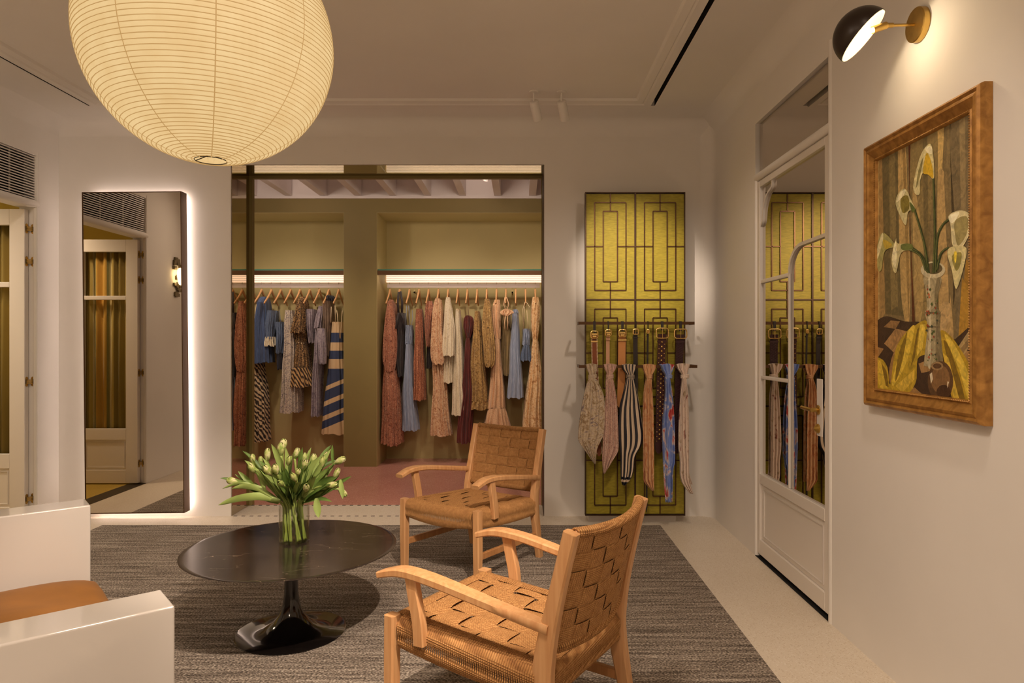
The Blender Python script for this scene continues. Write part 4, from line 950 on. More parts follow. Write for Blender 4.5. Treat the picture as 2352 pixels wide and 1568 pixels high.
# ---------------------------------------------------------------- coffee table
TX, TY, TZ = -0.998, 2.985, 0.381
t = thing('coffee_table', 'round black marble coffee table on a glossy tulip pedestal', 'table', (TX, TY, 0.012))
MB().lathe([(0.0,-0.020),(0.30,-0.020),(0.405,-0.016),(0.440,-0.006),(0.449,-0.002),(0.4485,-0.0005),(0.447,0.0),(0.43,0.0),(0.2,0.0),(0,0)], (TX, TY, TZ), 96).build('table_top', 'marble', t, smooth='auto')
MB().lathe([(0.0,0.0125),(0.228,0.0125),(0.232,0.016),(0.224,0.019),(0.17,0.024),(0.115,0.036),(0.075,0.062),(0.050,0.095),(0.036,0.135),(0.030,0.18),(0.0285,0.24),(0.030,0.29),(0.040,0.33),(0.085,0.352),(0.16,0.3605),(0,0.3605)], (TX, TY-0.01, 0.0), 72).build('pedestal', 'black_lacquer', t, smooth='auto')

# ---------------------------------------------------------------- vase, water, tulips
VXc, VYc = -1.012, 3.055
t = thing('glass_vase', 'clear cylindrical glass vase half full of water on the table', 'vase', (VXc, VYc, TZ))
MB().lathe([(0.0,0.001),(0.062,0.001),(0.0655,0.004),(0.0655,0.166),(0.0645,0.168),(0.063,0.166),(0.063,0.010),(0.0,0.009)], (VXc, VYc, TZ), 48).build('vase_wall', 'glass', t, smooth='auto')
MB().lathe([(0.0,0.0095),(0.0627,0.0105),(0.0627,0.088),(0.0,0.088)], (VXc, VYc, TZ), 48).build('water', 'water', t, smooth='auto')
m, nt, p = base('tulip_green', lin(96, 126, 48), 0.5); L = nt.links.new
n1 = node(nt, 'TexNoise', i_Scale=9, i_Detail=3); L(coords(nt), n1.inputs['Vector'])
r = ramp(nt, [(0.3, lin(70, 96, 40)), (0.5, lin(98, 126, 56)), (0.75, lin(138, 160, 84))]); L(n1.outputs['Fac'], r.inputs[0]); L(r.outputs[0], p.inputs['Base Color'])
p.inputs['Subsurface Weight'].default_value = 0.0
plain('tulip_leaf_pale', (152, 174, 96), 0.5, noise=0.15, nscale=12)
plain('tulip_stem', (164, 182, 98), 0.45, noise=0.08, nscale=20)
m, nt, p = base('tulip_petal', lin(200, 204, 140), 0.55); L = nt.links.new
n1 = node(nt, 'TexNoise', i_Scale=45, i_Detail=4, i_Distortion=1); L(coords(nt), n1.inputs['Vector'])
r = ramp(nt, [(0.34, lin(140, 164, 78)), (0.52, lin(190, 198, 122)), (0.70, lin(234, 222, 184))]); L(n1.outputs['Fac'], r.inputs[0]); L(r.outputs[0], p.inputs['Base Color'])
tr_ = random.Random(21)
def leaf_mesh(mb, base_p, d0, length, width, droop, nseg=10, roll=0.0):
    p_ = Vector(base_p); d_ = Vector(d0).normalized(); step = length/nseg; pts = [p_.copy()]; ds = [d_.copy()]
    for i in range(nseg):
        d_ = (d_ + Vector((0, 0, -droop*step*(0.4+1.4*i/nseg)))).normalized(); p_ = p_ + d_*step; pts.append(p_.copy()); ds.append(d_.copy())
    vs = []; 
    for i, (q, dd) in enumerate(zip(pts, ds)):
        f = i/nseg; w_ = width*(math.sin(PI*min(1, (f*0.88+0.10)))**0.8)*(1 if f < 1 else 0.02)
        side = dd.cross(Vector((math.sin(roll), math.cos(roll)*-1, 0.35)))
        if side.length < 1e-3: side = dd.orthogonal()
        side.normalize(); nn = side.cross(dd).normalized(); wob = 0.12*math.sin(f*9+roll*3)
        vs += [q - side*w_ + nn*w_*(0.35+wob), q - side*w_*0.5 + nn*w_*0.08, q - nn*w_*0.02, q + side*w_*0.5 + nn*w_*0.08, q + side*w_ + nn*w_*(0.35-wob)]
    mb.add(vs, [(i*5+k, i*5+k+1, i*5+k+6, i*5+k+5) for i in range(nseg) for k in range(4)])
def V3(zx, zy, Y): return at(500 + zx/5.6, 990 + zy/5.6, Y)
def bud_mesh(mb, c, d, ln, wd, seed):
    rr = random.Random(seed); d = Vector(d).normalized(); u = d.orthogonal().normalized(); v = d.cross(u)
    for layer, (n, sc_, op) in enumerate(((3, 0.86, 0.0), (4, 1.0, rr.uniform(0.02, 0.16)))):
        for k in range(n):
            a0 = 2*PI*(k + 0.5*layer)/n + rr.uniform(-.15, .15); half = PI/n*1.5; vs = []
            for i in range(8):
                f = i/7; rad = wd*sc_*(math.sin(PI*(0.10+0.80*f))**0.75)*(1 + op*f*2) * (1 if f < 0.95 else 0.75)
                for j in range(5):
                    a = a0 + half*(j/4*2-1)*(1 - 0.75*max(0, f-0.55)/0.45); edge = abs(j/4*2-1)
                    ruf = 1 + 0.07*math.sin(f*17 + j*2 + seed)*f
                    vs.append(Vector(c) + d*(ln*(f - 0.05*edge*f)) + (u*math.cos(a) + v*math.sin(a))*rad*ruf)
            mb.add(vs, [(i*5+j, i*5+j+1, i*5+j+6, i*5+j+5) for i in range(7) for j in range(4)])
BUDS = [ # crop x, y, depth, direction(x, y, z), label
 (185, 640, 2.98, (-1, -0.1, 0.25), 'tulip reaching farthest sideways over the table, toward the mirror'),
 (440, 470, 2.97, (-0.5, -0.3, 0.8), 'tulip with ruffled bud above the outermost drooping leaves'),
 (645, 500, 2.94, (-0.4, -0.4, 0.7), 'open ruffled tulip facing out beside a wide pale bud'),
 (745, 485, 2.93, (-0.1, -0.4, 0.9), 'widest pale green tulip bud in the middle of the bunch'),
 (810, 670, 2.90, (-0.1, -0.8, 0.4), 'low ruffled tulip nodding forward over the vase'),
 (815, 225, 3.04, (0.1, -0.1, 1), 'ruffled tulip near the top of the bunch beside a tall leaf'),
 (845, 165, 3.08, (0.1, 0.1, 1), 'tallest tulip bud at the crest of the bunch'),
 (1015, 280, 3.06, (0.35, -0.1, 0.9), 'slim closed tulip leaning beside the crest'),
 (920, 370, 3.00, (0.3, -0.3, 0.9), 'plump green tulip below the crest of the bunch'),
 (1115, 330, 3.10, (0.1, 0.1, 1), 'small cream tulip behind the ruffled one'),
 (1120, 430, 3.00, (0.3, -0.3, 0.85), 'large ruffled tulip standing before the cream one'),
 (980, 590, 2.90, (-0.2, -0.6, 0.7), 'twisted tulip hanging low in the centre'),
 (1035, 520, 2.94, (0.2, -0.4, 0.8), 'small ruffled tulip tucked behind the twisted one'),
 (1140, 725, 2.92, (0.2, -0.6, 0.5), 'small green tulip lowest above the vase rim'),
 (1345, 390, 3.04, (0.2, -0.2, 0.95), 'broad ruffled tulip below an upright blade leaf'),
 (1390, 315, 3.12, (0.4, 0.1, 0.9), 'tiny tulip peeking over the broad ruffled one'),
 (1580, 375, 3.10, (0.9, 0.0, 0.45), 'tulip stretching out toward the woven chair'),
 (1530, 540, 3.02, (0.45, -0.2, 0.85), 'smooth pale tulip at the outer edge of the bunch'),
 (1470, 690, 2.97, (0.9, -0.3, 0.1), 'ruffled tulip bending sideways below the smooth pale one'),
 (1610, 790, 3.03, (0.7, -0.1, -0.6), 'drooping cream tulip pointing down past a hanging leaf'),
 (640, 300, 3.08, (0.0, 0.1, 1), 'sharp pointed green tulip bud still closed'),
 (555, 380, 3.10, (-0.15, 0.1, 1), 'narrow yellowish tulip behind the closed bud'),
 (450, 350, 3.08, (-0.05, 0.0, 1), 'thin upright tulip nearest the closet post'),
 (1230, 370, 3.14, (0.1, 0.1, 1), 'half hidden tulip at the back of the bunch'),
]
for i, (bx, by, by_, dr, lab) in enumerate(BUDS):
    head = V3(bx, by, by_); d = Vector(dr).normalized()
    ln = tr_.uniform(0.048, 0.062); wd = tr_.uniform(0.0115, 0.0155)
    if i in (9, 12, 15, 21, 22): ln *= 0.8; wd *= 0.75
    ba = head - d*ln*0.5
    off = Vector((head.x-VXc, head.y-VYc, 0)); ang = math.atan2(off.y, off.x) + tr_.uniform(-0.5, 0.5)
    rb_ = 0.054*math.sqrt(tr_.uniform(0.25, 1)); fa = ang + tr_.choice((0.3, 0.7, 1.0, 1.4)); foot = Vector((VXc + rb_*math.cos(fa), VYc + rb_*math.sin(fa), TZ+0.012))
    rm = tr_.uniform(0.012, 0.048); mouth = Vector((VXc + rm*math.cos(ang), VYc + rm*math.sin(ang), TZ+0.168))
    midp = mouth + (ba-mouth)*0.5 + Vector((0, 0, 0.02)) + d*(-0.01)
    path = cat_curve([tuple(foot), tuple((foot+mouth)/2), tuple(mouth), tuple(midp), tuple(ba)], 6)
    tu = thing('tulip', lab, 'tulip', (VXc, VYc, TZ+0.012), 'tulips in the glass vase')
    MB().tube(path, 0.0052, 7).build('stem', 'tulip_stem', tu, smooth=True)
    mb = MB(); bud_mesh(mb, ba, d, ln, wd, i); b_ = mb.build('bud', 'tulip_petal', tu, smooth=True)
    for q in range(5 if i % 2 else 6):
        f = tr_.uniform(0.0, 0.75); st = mouth + (ba-mouth)*f*0.8
        outv = Vector((math.cos(ang+tr_.uniform(-.9, .9)), math.sin(ang+tr_.uniform(-.9, .9)), 0))
        dd = (ba-mouth).normalized()*0.8 + outv*tr_.uniform(0.1, 0.6) + Vector((0, 0, tr_.uniform(0.2, 0.7)))
        mb = MB(); leaf_mesh(mb, st, dd, tr_.uniform(0.10, 0.185), tr_.uniform(0.010, 0.0165), tr_.uniform(0.2, 4.5), roll=tr_.uniform(-1.2, 1.2))
        mb.build('leaf', 'tulip_green' if tr_.random() < 0.7 else 'tulip_leaf_pale', tu, smooth=True)
    if i == 0:      # the long leaves that fall toward the mirror side
        for (a, b_, wd_) in (((800, 900), (10, 950), 0.020), ((700, 860), (180, 740), 0.016), ((600, 800), (480, 500), 0.016), ((560, 780), (60, 740), 0.010)):
            A, B = V3(*a, 2.99), V3(*b_, 2.96); pts = cat_curve([tuple(A), tuple((A*0.65+B*0.35)+Vector((0,0,0.028))), tuple((A*0.3+B*0.7)+Vector((0,0,0.024))), tuple(B)], 4); mb = MB(); vs = []
            m_ = len(pts)
            for j, q in enumerate(pts):
                f = j/(m_-1); w_ = wd_*math.sin(PI*(0.12+0.86*f))**0.8; dd = (Vector(pts[min(j+1,m_-1)])-Vector(pts[max(j-1,0)])).normalized()
                side = dd.cross(Vector((0,-1,0.25))).normalized()
                vs += [Vector(q)-side*w_*1.0+Vector((0,0.01,0)), Vector(q)+Vector((0,-0.004,0)), Vector(q)+side*w_*0.8+Vector((0,0.008*math.sin(f*8),0))]
            mb.add(vs, [(j*3+k, j*3+k+1, j*3+k+4, j*3+k+3) for j in range(m_-1) for k in range(2)]); mb.build('leaf', 'tulip_leaf_pale', tu, smooth=True)
    if i == 18:
        for (A, ln_, wd_) in ((V3(1270, 860, 2.96), 0.085, 0.016), (V3(1580, 620, 2.98), 0.085, 0.011)):
            mb = MB(); leaf_mesh(mb, A, (0.15, -0.1, -1), ln_, wd_, 0.2, roll=0.1); mb.build('leaf', 'tulip_leaf_pale', tu, smooth=True)
    if i == 14:
        mb = MB(); leaf_mesh(mb, V3(1480, 420, 3.02), (-0.02, 0, 1), 0.085, 0.007, 0.0, roll=0.0); mb.build('leaf', 'tulip_green', tu, smooth=True)

# ---------------------------------------------------------------- woven rope armchairs
def ribbon(mb, path, nrm, side, w, n, r):
    # corded band: n cords side by side, as one corrugated strip with a flat underside
    m_ = len(path); vs = []; cols = n*4+1
    for q, nn in zip(path, nrm):
        for j in range(cols):
            f = j/(cols-1); h_ = abs(math.sin(PI*n*f)); vs.append(Vector(q) + Vector(side)*(w*(2*f-1)) + nn*(r*h_))
    mb.add(vs, [(i*cols+j, i*cols+j+1, (i+1)*cols+j+1, (i+1)*cols+j) for i in range(m_-1) for j in range(cols-1)])
def chair(name, label, front_c, bdir):
    rz = math.atan2(bdir[1], bdir[0]) - PI/2
    t = thing(name, label, 'chair', (front_c[0], front_c[1], 0.012), 'woven rope armchairs', rz=rz)
    sq = lambda a, b, c=0.006: [(-a+c,-b),(a-c,-b),(a,-b+c),(a,b-c),(a-c,b),(-a+c,b),(-a,b-c),(-a,-b+c)]
    B = lambda mb, nm, mt, **k: mb.build(nm, mt, t, local=True, **k)
    zf, zbk = 0.382, 0.345
    zs = lambda v: zf + (zbk-zf)*v/0.56
    for s in (-1, 1):
        B(MB().sweep([(s*0.258,0,0),(s*0.258,0,0.2),(s*0.256,0,0.392)], sq(0.021,0.021), (1,0,0), scale=[(0.85,0.85),(1,1),(1,1)]), 'front_leg', 'teak', smooth='auto')
        pst = cat_curve([(0.605,0.0),(0.578,0.14),(0.552,0.30),(0.562,0.42),(0.598,0.58),(0.640,0.745)], 5)
        B(MB().sweep([(s*0.246,v,z) for v,z in pst], sq(0.018,0.024), (1,0,0), scale=[(1,0.85+0.4*math.exp(-((z-0.32)/0.18)**2)) for v,z in pst]), 'back_post', 'teak', smooth='auto')
        arm = cat_curve([(0.575,0.472),(0.45,0.492),(0.30,0.517),(0.16,0.538),(0.05,0.541),(-0.035,0.520)], 5)
        us = [s*(0.252+0.014*min(1,(0.575-v)/0.4)) for v,_ in arm]
        B(MB().sweep([(u,v,z) for u,(v,z) in zip(us,arm)], sq(0.024,0.013,0.005), (1,0,0), scale=[(0.75+0.35*min(1,(0.60-v)/0.45), 1.05-0.25*max(0,(0.06-v)/0.1)) for v,z in arm]), 'arm', 'teak', smooth='auto')
        sup = cat_curve([(0.130,0.33),(0.124,0.40),(0.108,0.47),(0.095,0.532)], 5)
        B(MB().sweep([(s*0.271,v,z) for v,z in sup], sq(0.014,0.021,0.004), (1,0,0)), 'arm_support', 'teak', smooth='auto')
        B(MB().sweep([(s*0.256,0.015,0.150),(s*0.248,0.575,0.138)], sq(0.010,0.017,0.003), (1,0,0)), 'stretcher', 'teak_dark', smooth='auto')
    # seat: over-under bands, both ways
    nu, nv = 6, 6; u0, u1, v0, v1 = -0.245, 0.245, 0.012, 0.560
    cu_, cv_ = (u1-u0)/nu, (v1-v0)/nv; A = 0.0042
    sag = lambda u, v: -0.012*math.sin(PI*(v-v0)/(v1-v0))*math.cos(PI*u/(u1-u0))
    for i in range(nu):
        uc = u0 + (i+0.5)*cu_; pth = []; nn = []
        for k in range(nv*8+1):
            v = v0 + (v1-v0)*k/(nv*8); wv_ = math.tanh(2.6*math.sin(PI*(v-v0)/cv_)) * (1 if i % 2 == 0 else -1)
            pth.append((uc, v, zs(v)+0.004+A*wv_+sag(uc,v))); nn.append(Vector((0,0.07,1)))
        mb = MB(); ribbon(mb, pth, nn, (1,0,0), cu_*0.485, 9, 0.0022); B(mb, 'seat_band', 'rope', smooth=True)
    for j in range(nv):
        vc = v0 + (j+0.5)*cv_; pth = []; nn = []
        for k in range(nu*8+1):
            u = u0 + (u1-u0)*k/(nu*8); wv_ = -math.tanh(2.6*math.sin(PI*(u-u0)/cu_)) * (1 if j % 2 == 0 else -1)
            pth.append((u, vc, zs(vc)+0.004+A*wv_+sag(u,vc))); nn.append(Vector((0,0.07,1)))
        mb = MB(); ribbon(mb, pth, nn, (0,1,0), cv_*0.485, 9, 0.0022); B(mb, 'seat_band', 'rope', smooth=True)
    # rails hidden inside the rope
    B(MB().tube([(-0.24,0.004,zf-0.02),(0.24,0.004,zf-0.02)], 0.013, 10).tube([(-0.22,0.545,zbk-0.02),(0.22,0.545,zbk-0.02)], 0.013, 10)
      .tube([(-0.247,0.02,zf-0.02),(-0.247,0.53,zbk-0.02)], 0.013, 10).tube([(0.247,0.02,zf-0.02),(0.247,0.53,zbk-0.02)], 0.013, 10), 'seat_rail', 'teak_dark', smooth='auto')
    # cords wrapped over the four edges, open slits below, rope edge at the bottom
    wr_ = MB()
    def cord(o, inn, zt, dep):
        # o = point on the outer edge, inn = unit vector into the seat
        o = Vector(o); inn = Vector(inn); P_ = []
        for d_, z_ in ((0.050,0.006),(0.022,0.0085),(0.002,0.003),(-0.0115,-0.012),(-0.0135,-0.030),(-0.010,-0.045),(-0.010,-0.055),(-0.0125,-0.066),(-0.008,-dep),(0.010,-dep-0.006)):
            P_.append((o.x+inn.x*d_, o.y+inn.y*d_, zt+z_))
        wr_.tube(P_, [0.0040,0.0043,0.0043,0.0043,0.0038,0.0026,0.0026,0.0040,0.0043,0.0040], 5, cap=False)
    n_ = 60
    for k in range(n_):
        u = -0.232 + 0.464*(k+0.5)/n_; bow = 0.016*math.cos(PI*u/0.48)
        cord((u, -0.006-bow*0.5, 0), (0,1,0), zf-bow*0.2, 0.078+bow); 
        if abs(u) < 0.222: cord((u, 0.560, 0), (0,-1,0), zbk, 0.078)
    n_ = 64
    for k in range(n_):
        v = 0.028 + 0.505*(k+0.5)/n_
        for s in (-1, 1): cord((s*0.252, v, 0), (-s,0,0), zs(v), 0.078+0.012*math.sin(PI*v/0.56))
    tag(B(wr_, 'rope_wrapping', 'rope', smooth=True), kind='stuff')
    # backrest
    zb0, zb1 = 0.405, 0.738; nu, nr_ = 6, 6; ub = 0.228
    def bp(u, z):
        v = 0.5615 + (0.640-0.5615)*(z-0.42)/(0.745-0.42); return Vector((u, v + 0.040*(1-(u/0.235)**2), z - 0.012*(1-(u/0.235)**2)))
    nb = Vector((0, -0.972, 0.235))
    cw_, ch_ = 2*ub/nu, (zb1-zb0)/nr_
    def band2(nm, pts, sgs, side, w_):
        mb = MB(); cols = 9*4+1; vs = []
        for face in (1, -1):      # both faces are seen
            base_i = len(vs)
            for q, s_ in zip(pts, sgs):
                for j in range(cols):
                    f = j/(cols-1); h_ = abs(math.sin(PI*9*f))
                    vs.append(q(2*f-1) + nb*(0.0046*s_ + face*(0.0014+0.0020*h_)))
        m_ = len(pts); fs = []
        for b_ in (0, m_*cols): fs += [(b_+i*cols+j, b_+i*cols+j+1, b_+(i+1)*cols+j+1, b_+(i+1)*cols+j) for i in range(m_-1) for j in range(cols-1)]
        mb.add(vs, fs); B(mb, nm, 'rope', smooth=True)
    for i in range(nu):
        uc = -ub + (i+0.5)*cw_; pts = []; sg = []
        for k in range(nr_*8+1):
            z = zb0 + (zb1-zb0)*k/(nr_*8); sg.append(math.tanh(2.6*math.sin(PI*(z-zb0)/ch_))*(1 if i % 2 == 0 else -1))
            pts.append(lambda f, z=z, uc=uc: bp(uc+f*cw_*0.485, z))
        band2('back_band', pts, sg, None, 0)
    for j in range(nr_):
        zc = zb0 + (j+0.5)*ch_; pts = []; sg = []
        for k in range(nu*8+1):
            u = -ub + 2*ub*k/(nu*8); sg.append(-math.tanh(2.6*math.sin(PI*(u+ub)/cw_))*(1 if j % 2 == 0 else -1))
            pts.append(lambda f, u=u, zc=zc: bp(u, zc+f*ch_*0.485))
        band2('back_band', pts, sg, None, 0)
    wr2 = MB()
    for z in (zb0-0.002, zb1+0.002):
        B(MB().tube([bp(-ub+2*ub*k/24, z) for k in range(25)], 0.0085, 8), 'back_rail', 'teak_dark', smooth=True)
        for k in range(54):
            c_ = bp(-ub*0.99+2*ub*0.99*k/53, z)
            wr2.tube([c_ + Vector((0.0012*math.cos(a), 0.0125*math.cos(a), 0.0125*math.sin(a))) for a in [2*PI*q/10 for q in range(10)]], 0.0038, 4, closed=True)
    tag(B(wr2, 'back_rope_wrapping', 'rope', smooth=True), kind='stuff')
    return t
chair('woven_armchair', 'teak armchair with woven rope seat, facing the camera in front of the closet', (-0.432, 3.660), (0.564, 0.826))
chair('woven_armchair', 'teak armchair with woven rope back turned to the camera, nearest the rug edge', (-0.272, 2.395), (0.847, -0.532))

# ---------------------------------------------------------------- white lacquered sofa and its cushion
fd = Vector((0.77, 0.638, 0)).normalized(); wd_ = Vector((-fd.y, fd.x, 0))       # front direction, width direction (away from camera)
za = 0.64; nc = Vector((-0.828, 1.638, 0))      # outer front corner of the near arm
at_, gap, ln_ = 0.143, 1.175, 0.92
t = thing('sofa', 'glossy white lacquered boxy sofa with flat arms', 'sofa', (nc + wd_*(at_+gap/2) - fd*ln_/2).xy.to_3d() + Vector((0,0,0.012)))
def oriented(w0, w1, f0, f1, z0, z1):
    c = nc + wd_*(w0+w1)/2 + fd*(f0+f1)/2; c.z = (z0+z1)/2
    return MB().obox(c, fd*(f1-f0)/2, wd_*(w1-w0)/2, (0,0,(z1-z0)/2))
oriented(0, at_, -ln_, 0, 0.012, za).build('arm', 'lacquer', t, bevel=0.006, seg=3)
oriented(at_+gap, 2*at_+gap, -ln_, 0, 0.012, za).build('arm', 'lacquer', t, bevel=0.006, seg=3)
oriented(at_, at_+gap, -ln_, -ln_+0.13, 0.012, 0.72).build('back_panel', 'lacquer', t, bevel=0.006, seg=3)
oriented(at_, at_+gap, -ln_+0.13, -0.02, 0.012, 0.22).build('seat_base', 'lacquer', t, bevel=0.006, seg=3)
mb = MB(); nU, nV = 28, 24; w0, w1, f0, f1 = at_+0.006, at_+gap-0.006, -ln_+0.135, 0.035
top = []; 
def pill(i, j, up):
    a = 2*i/nU-1; b = 2*j/nV-1; e = (1-abs(a)**7)*(1-abs(b)**6); e = max(0, e)**0.35
    crown = 0.035*(1-a*a)*(1-b*b) + 0.006*math.sin(a*7+b*3)
    z = 0.225 + 0.085 + (0.085*e + crown*e)*(1 if up else -0.98)
    sh = 1 - 0.0*(1-e)
    p_ = nc + wd_*(w0+(w1-w0)*(i/nU)) + fd*(f0+(f1-f0)*(j/nV)); 
    return (p_.x, p_.y, z if up else max(0.222, z))
for up in (True, False):
    mb.add([pill(i, j, up) for i in range(nU+1) for j in range(nV+1)], [(i*(nV+1)+j, i*(nV+1)+j+1, (i+1)*(nV+1)+j+1, (i+1)*(nV+1)+j) for i in range(nU) for j in range(nV)])
cu = mb.build('seat_cushion', 'velvet_ochre', smooth=True)
tag(cu, 'soft ochre velvet seat cushion lying in the white sofa', 'cushion')

# ================================================================ clothes on hangers
cloth('rust_paisley', 'paisley', [(92, 50, 36), (150, 88, 64), (192, 132, 102), (122, 68, 50), (222, 172, 140)], 24, 0.75, uv=False)
cloth('sheer_black', 'plain', [(34, 28, 30), (58, 48, 48)], 8, 0.6)
cloth('denim_light', 'plain', [(128, 142, 168), (164, 174, 196)], 12, 0.8, (6, 1, 1))
cloth('sequin_rust', 'paisley', [(78, 42, 28), (146, 84, 58), (184, 116, 82), (232, 176, 138)], 62.4, 0.5, uv=False)
cloth('peach_paisley', 'paisley', [(150, 92, 62), (206, 156, 116), (232, 200, 160), (180, 120, 84), (240, 216, 186)], 16.8, 0.7, uv=False)
cloth('white_lace', 'paisley', [(196, 176, 142), (226, 212, 184), (238, 228, 204), (214, 196, 162)], 52.8, 0.8, uv=False)
cloth('burgundy', 'plain', [(84, 28, 24), (112, 42, 34)], 6, 0.6)
cloth('gold_paisley', 'paisley', [(92, 64, 28), (150, 114, 60), (190, 154, 94), (120, 86, 40), (208, 174, 116)], 16.8, 0.7, uv=False)
cloth('beige_eyelet', 'leopard', [(226, 186, 146), (216, 174, 134), (150, 108, 74)], 69, 0.8, uv=False)
cloth('cream_gold', 'paisley', [(170, 118, 70), (222, 178, 124), (240, 212, 166), (196, 148, 94)], 16.8, 0.6, uv=False)
cloth('olive_sheer', 'plain', [(120, 100, 62), (142, 120, 78)], 6, 0.7)
cloth('denim_blue', 'plain', [(60, 78, 116), (84, 104, 144)], 12, 0.8, (6, 1, 1))
cloth('denim_mid', 'plain', [(78, 94, 122), (112, 128, 156)], 12, 0.8, (6, 1, 1))
cloth('zebra', 'zebra', [(44, 32, 22), (216, 190, 150)], 9, 0.7, (1, 1, 1.3), 5.0, uv=False)
cloth('cream_print', 'paisley', [(96, 90, 104), (176, 162, 152), (220, 206, 186), (130, 120, 124), (226, 212, 194)], 19.2, 0.75, uv=False)
cloth('leopard', 'leopard', [(46, 30, 18), (190, 144, 88), (216, 182, 128)], 59.8, 0.75, uv=False)
cloth('tiger_skirt', 'zebra', [(58, 38, 22), (206, 166, 112)], 11, 0.75, (1.4, 1, 1), 3.0, uv=False)
cloth('grey_lavender', 'paisley', [(110, 100, 116), (150, 138, 150), (176, 164, 170), (128, 116, 126)], 19.2, 0.65, uv=False)
cloth('taupe', 'plain', [(110, 90, 76), (138, 116, 98)], 8, 0.7)
cloth('navy_dark', 'plain', [(36, 36, 50), (52, 50, 64)], 8, 0.7)
# navy dress with cream bands: straight bands above, slanting bands on the skirt
m, nt, p = base('band_dress', lin(50, 62, 92), 0.75); L = nt.links.new
tc = node(nt, 'TexCoord'); sx = node(nt, 'SeparateXYZ'); L(tc.outputs['Object'], sx.inputs[0])
ml = node(nt, 'Math', operation='MULTIPLY_ADD'); ml.inputs[1].default_value = -0.42; L(sx.outputs[0], ml.inputs[0]); L(sx.outputs[2], ml.inputs[2])   # z - 0.42 x
lt = node(nt, 'Math', operation='LESS_THAN'); lt.inputs[1].default_value = 0.66; L(sx.outputs[2], lt.inputs[0])
def pick(src, stops):
    mp = node(nt, 'MapRange'); mp.inputs['From Min'].default_value = -0.05; mp.inputs['From Max'].default_value = 1.25; L(src, mp.inputs[0])
    r_ = ramp(nt, [((s+0.05)/1.3, lin(214, 184, 142) if c else lin(54, 66, 98)) for s, c in stops], 'CONSTANT'); L(mp.outputs[0], r_.inputs[0]); return r_.outputs[0]
ra = pick(sx.outputs[2], [(-0.05, 0), (0.685, 1), (0.785, 0), (0.87, 1), (0.96, 0), (1.06, 1)])
rb_ = pick(ml.outputs[0], [(-0.05, 1), (0.115, 0), (0.195, 1), (0.245, 0), (0.345, 1), (0.395, 0), (0.50, 1), (0.545, 0)])
mx = node(nt, 'MixRGB'); L(lt.outputs[0], mx.inputs['Fac']); L(ra, mx.inputs['Color1']); L(rb_, mx.inputs['Color2']); L(mx.outputs[0], p.inputs['Base Color'])

RAILY, RAILZ = 7.25, 1.9015
# one hanger mesh set, in local coordinates: origin at the rail top
hpts = cat_curve([(-0.205,-0.225),(-0.19,-0.212),(-0.12,-0.168),(-0.05,-0.118),(-0.012,-0.082),(0,-0.076),(0.012,-0.082),(0.05,-0.118),(0.12,-0.168),(0.19,-0.212),(0.205,-0.225)], 4)
hang_body = MB().tube([(0, y, z) for y, z in hpts], [0.0115+0.007*(1-abs(y)/0.205)**2 for y, z in hpts], 8, up=(1,0,0), sx=0.62)
hang_hook = MB().tube([(0,0,-0.075),(0,0,-0.03),(0,0.004,-0.018),(0,0.0105,-0.006),(0,0.0095,0.004),(0,0.0,0.0085),(0,-0.0095,0.004),(0,-0.0105,-0.012)], 0.0021, 6)
proto = None
def hanger(x, label):
    global proto
    t = thing('clothes_hanger', label, 'hanger', (x, RAILY, RAILZ), 'wooden closet hangers')
    if proto is None:
        a = hang_body.build('wooden_body', 'hanger_wood', t, local=True, smooth=True); b = hang_hook.build('hook', 'steel', t, local=True, smooth=True); proto = (a, b)
    else:
        for o in proto: c = o.copy(); C.objects.link(c); c.parent = t
    return t
def garment(label, cat, zoom, parts, gy=7.22, name=None):
    # parts: (part name, material, kind, rings [(y, xl, xr)...] in crop pixels, options)
    ox = 500 if zoom == 'L' else 840; k = 3.5635; built = []
    for pname, mt, rings, o in parts:
        cy = o.get('cy', 7.25); b = o.get('b', 0.17); Yp = cy - b*0.55; out = []
        for i, (y, a, c) in enumerate(rings):
            p0, p1 = at(ox+a/k, 620+y/k, Yp), at(ox+c/k, 620+y/k, Yp); w_ = (p1.x-p0.x)/2
            cxm = (p0.x+p1.x)/2
            if zoom == 'L': w_ *= 0.86; cxm -= 0.006
            bb = b if not o.get('shoulder') or i > 1 else b*(0.35 if i == 0 else 0.85)
            out.append((p0.z, cxm, cy, w_, bb))
        built.append((pname, mt, loft(out, o.get('n', 96), o.get('sub', 5), o.get('fold', 0.10), o.get('k', 6), hash_(label+pname), power=o.get('pow', 0.75)), out, o))
    zmin = min(r[3][-1][0] for r in built); x0 = built[0][3][0][1]
    t = thing(name or cat.replace(' ', '_'), label, cat, (x0, 7.25, zmin), 'clothes hanging in the closet')
    for pname, mt, mb, out, o in built:
        ob = mb.build(pname, mt, t, smooth=True)
    return t
def hash_(s):
    v = 7
    for ch in s: v = (v*31 + ord(ch)) % 100003
    return v
def straps(t, zoom, lines, mt, r=0.003):
    ox = 500 if zoom == 'L' else 840; k = 3.5635; mb = MB()
    for ln in lines: mb.tube([at(ox+x/k, 620+y/k, Y) for x, y, Y in ln], r, 5)
    mb.build('straps', mt, t, smooth=True)
hx = [198,278,358,436,515,596,675,755,832,912,991,1071,1148,1228,1308,1388]
hlab = ['rust paisley dress', 'sheer black top', 'pale denim strap dress', 'rust sequin trousers', 'short rust top', 'peach paisley dress', 'white lace blouse', 'white beaded trousers', 'burgundy dress', 'gold paisley skirt', 'gold blouse', 'beige eyelet dress', 'beige tie top', 'pale blue jeans', 'mini denim dress', 'cream and gold dress']
for x, l in zip(hx, hlab): hanger(at(840+x/3.5635, 0, RAILY).x, 'curved wooden hanger carrying the ' + l)
hl = [282,360,440,517,598,675,754,833,911,992]
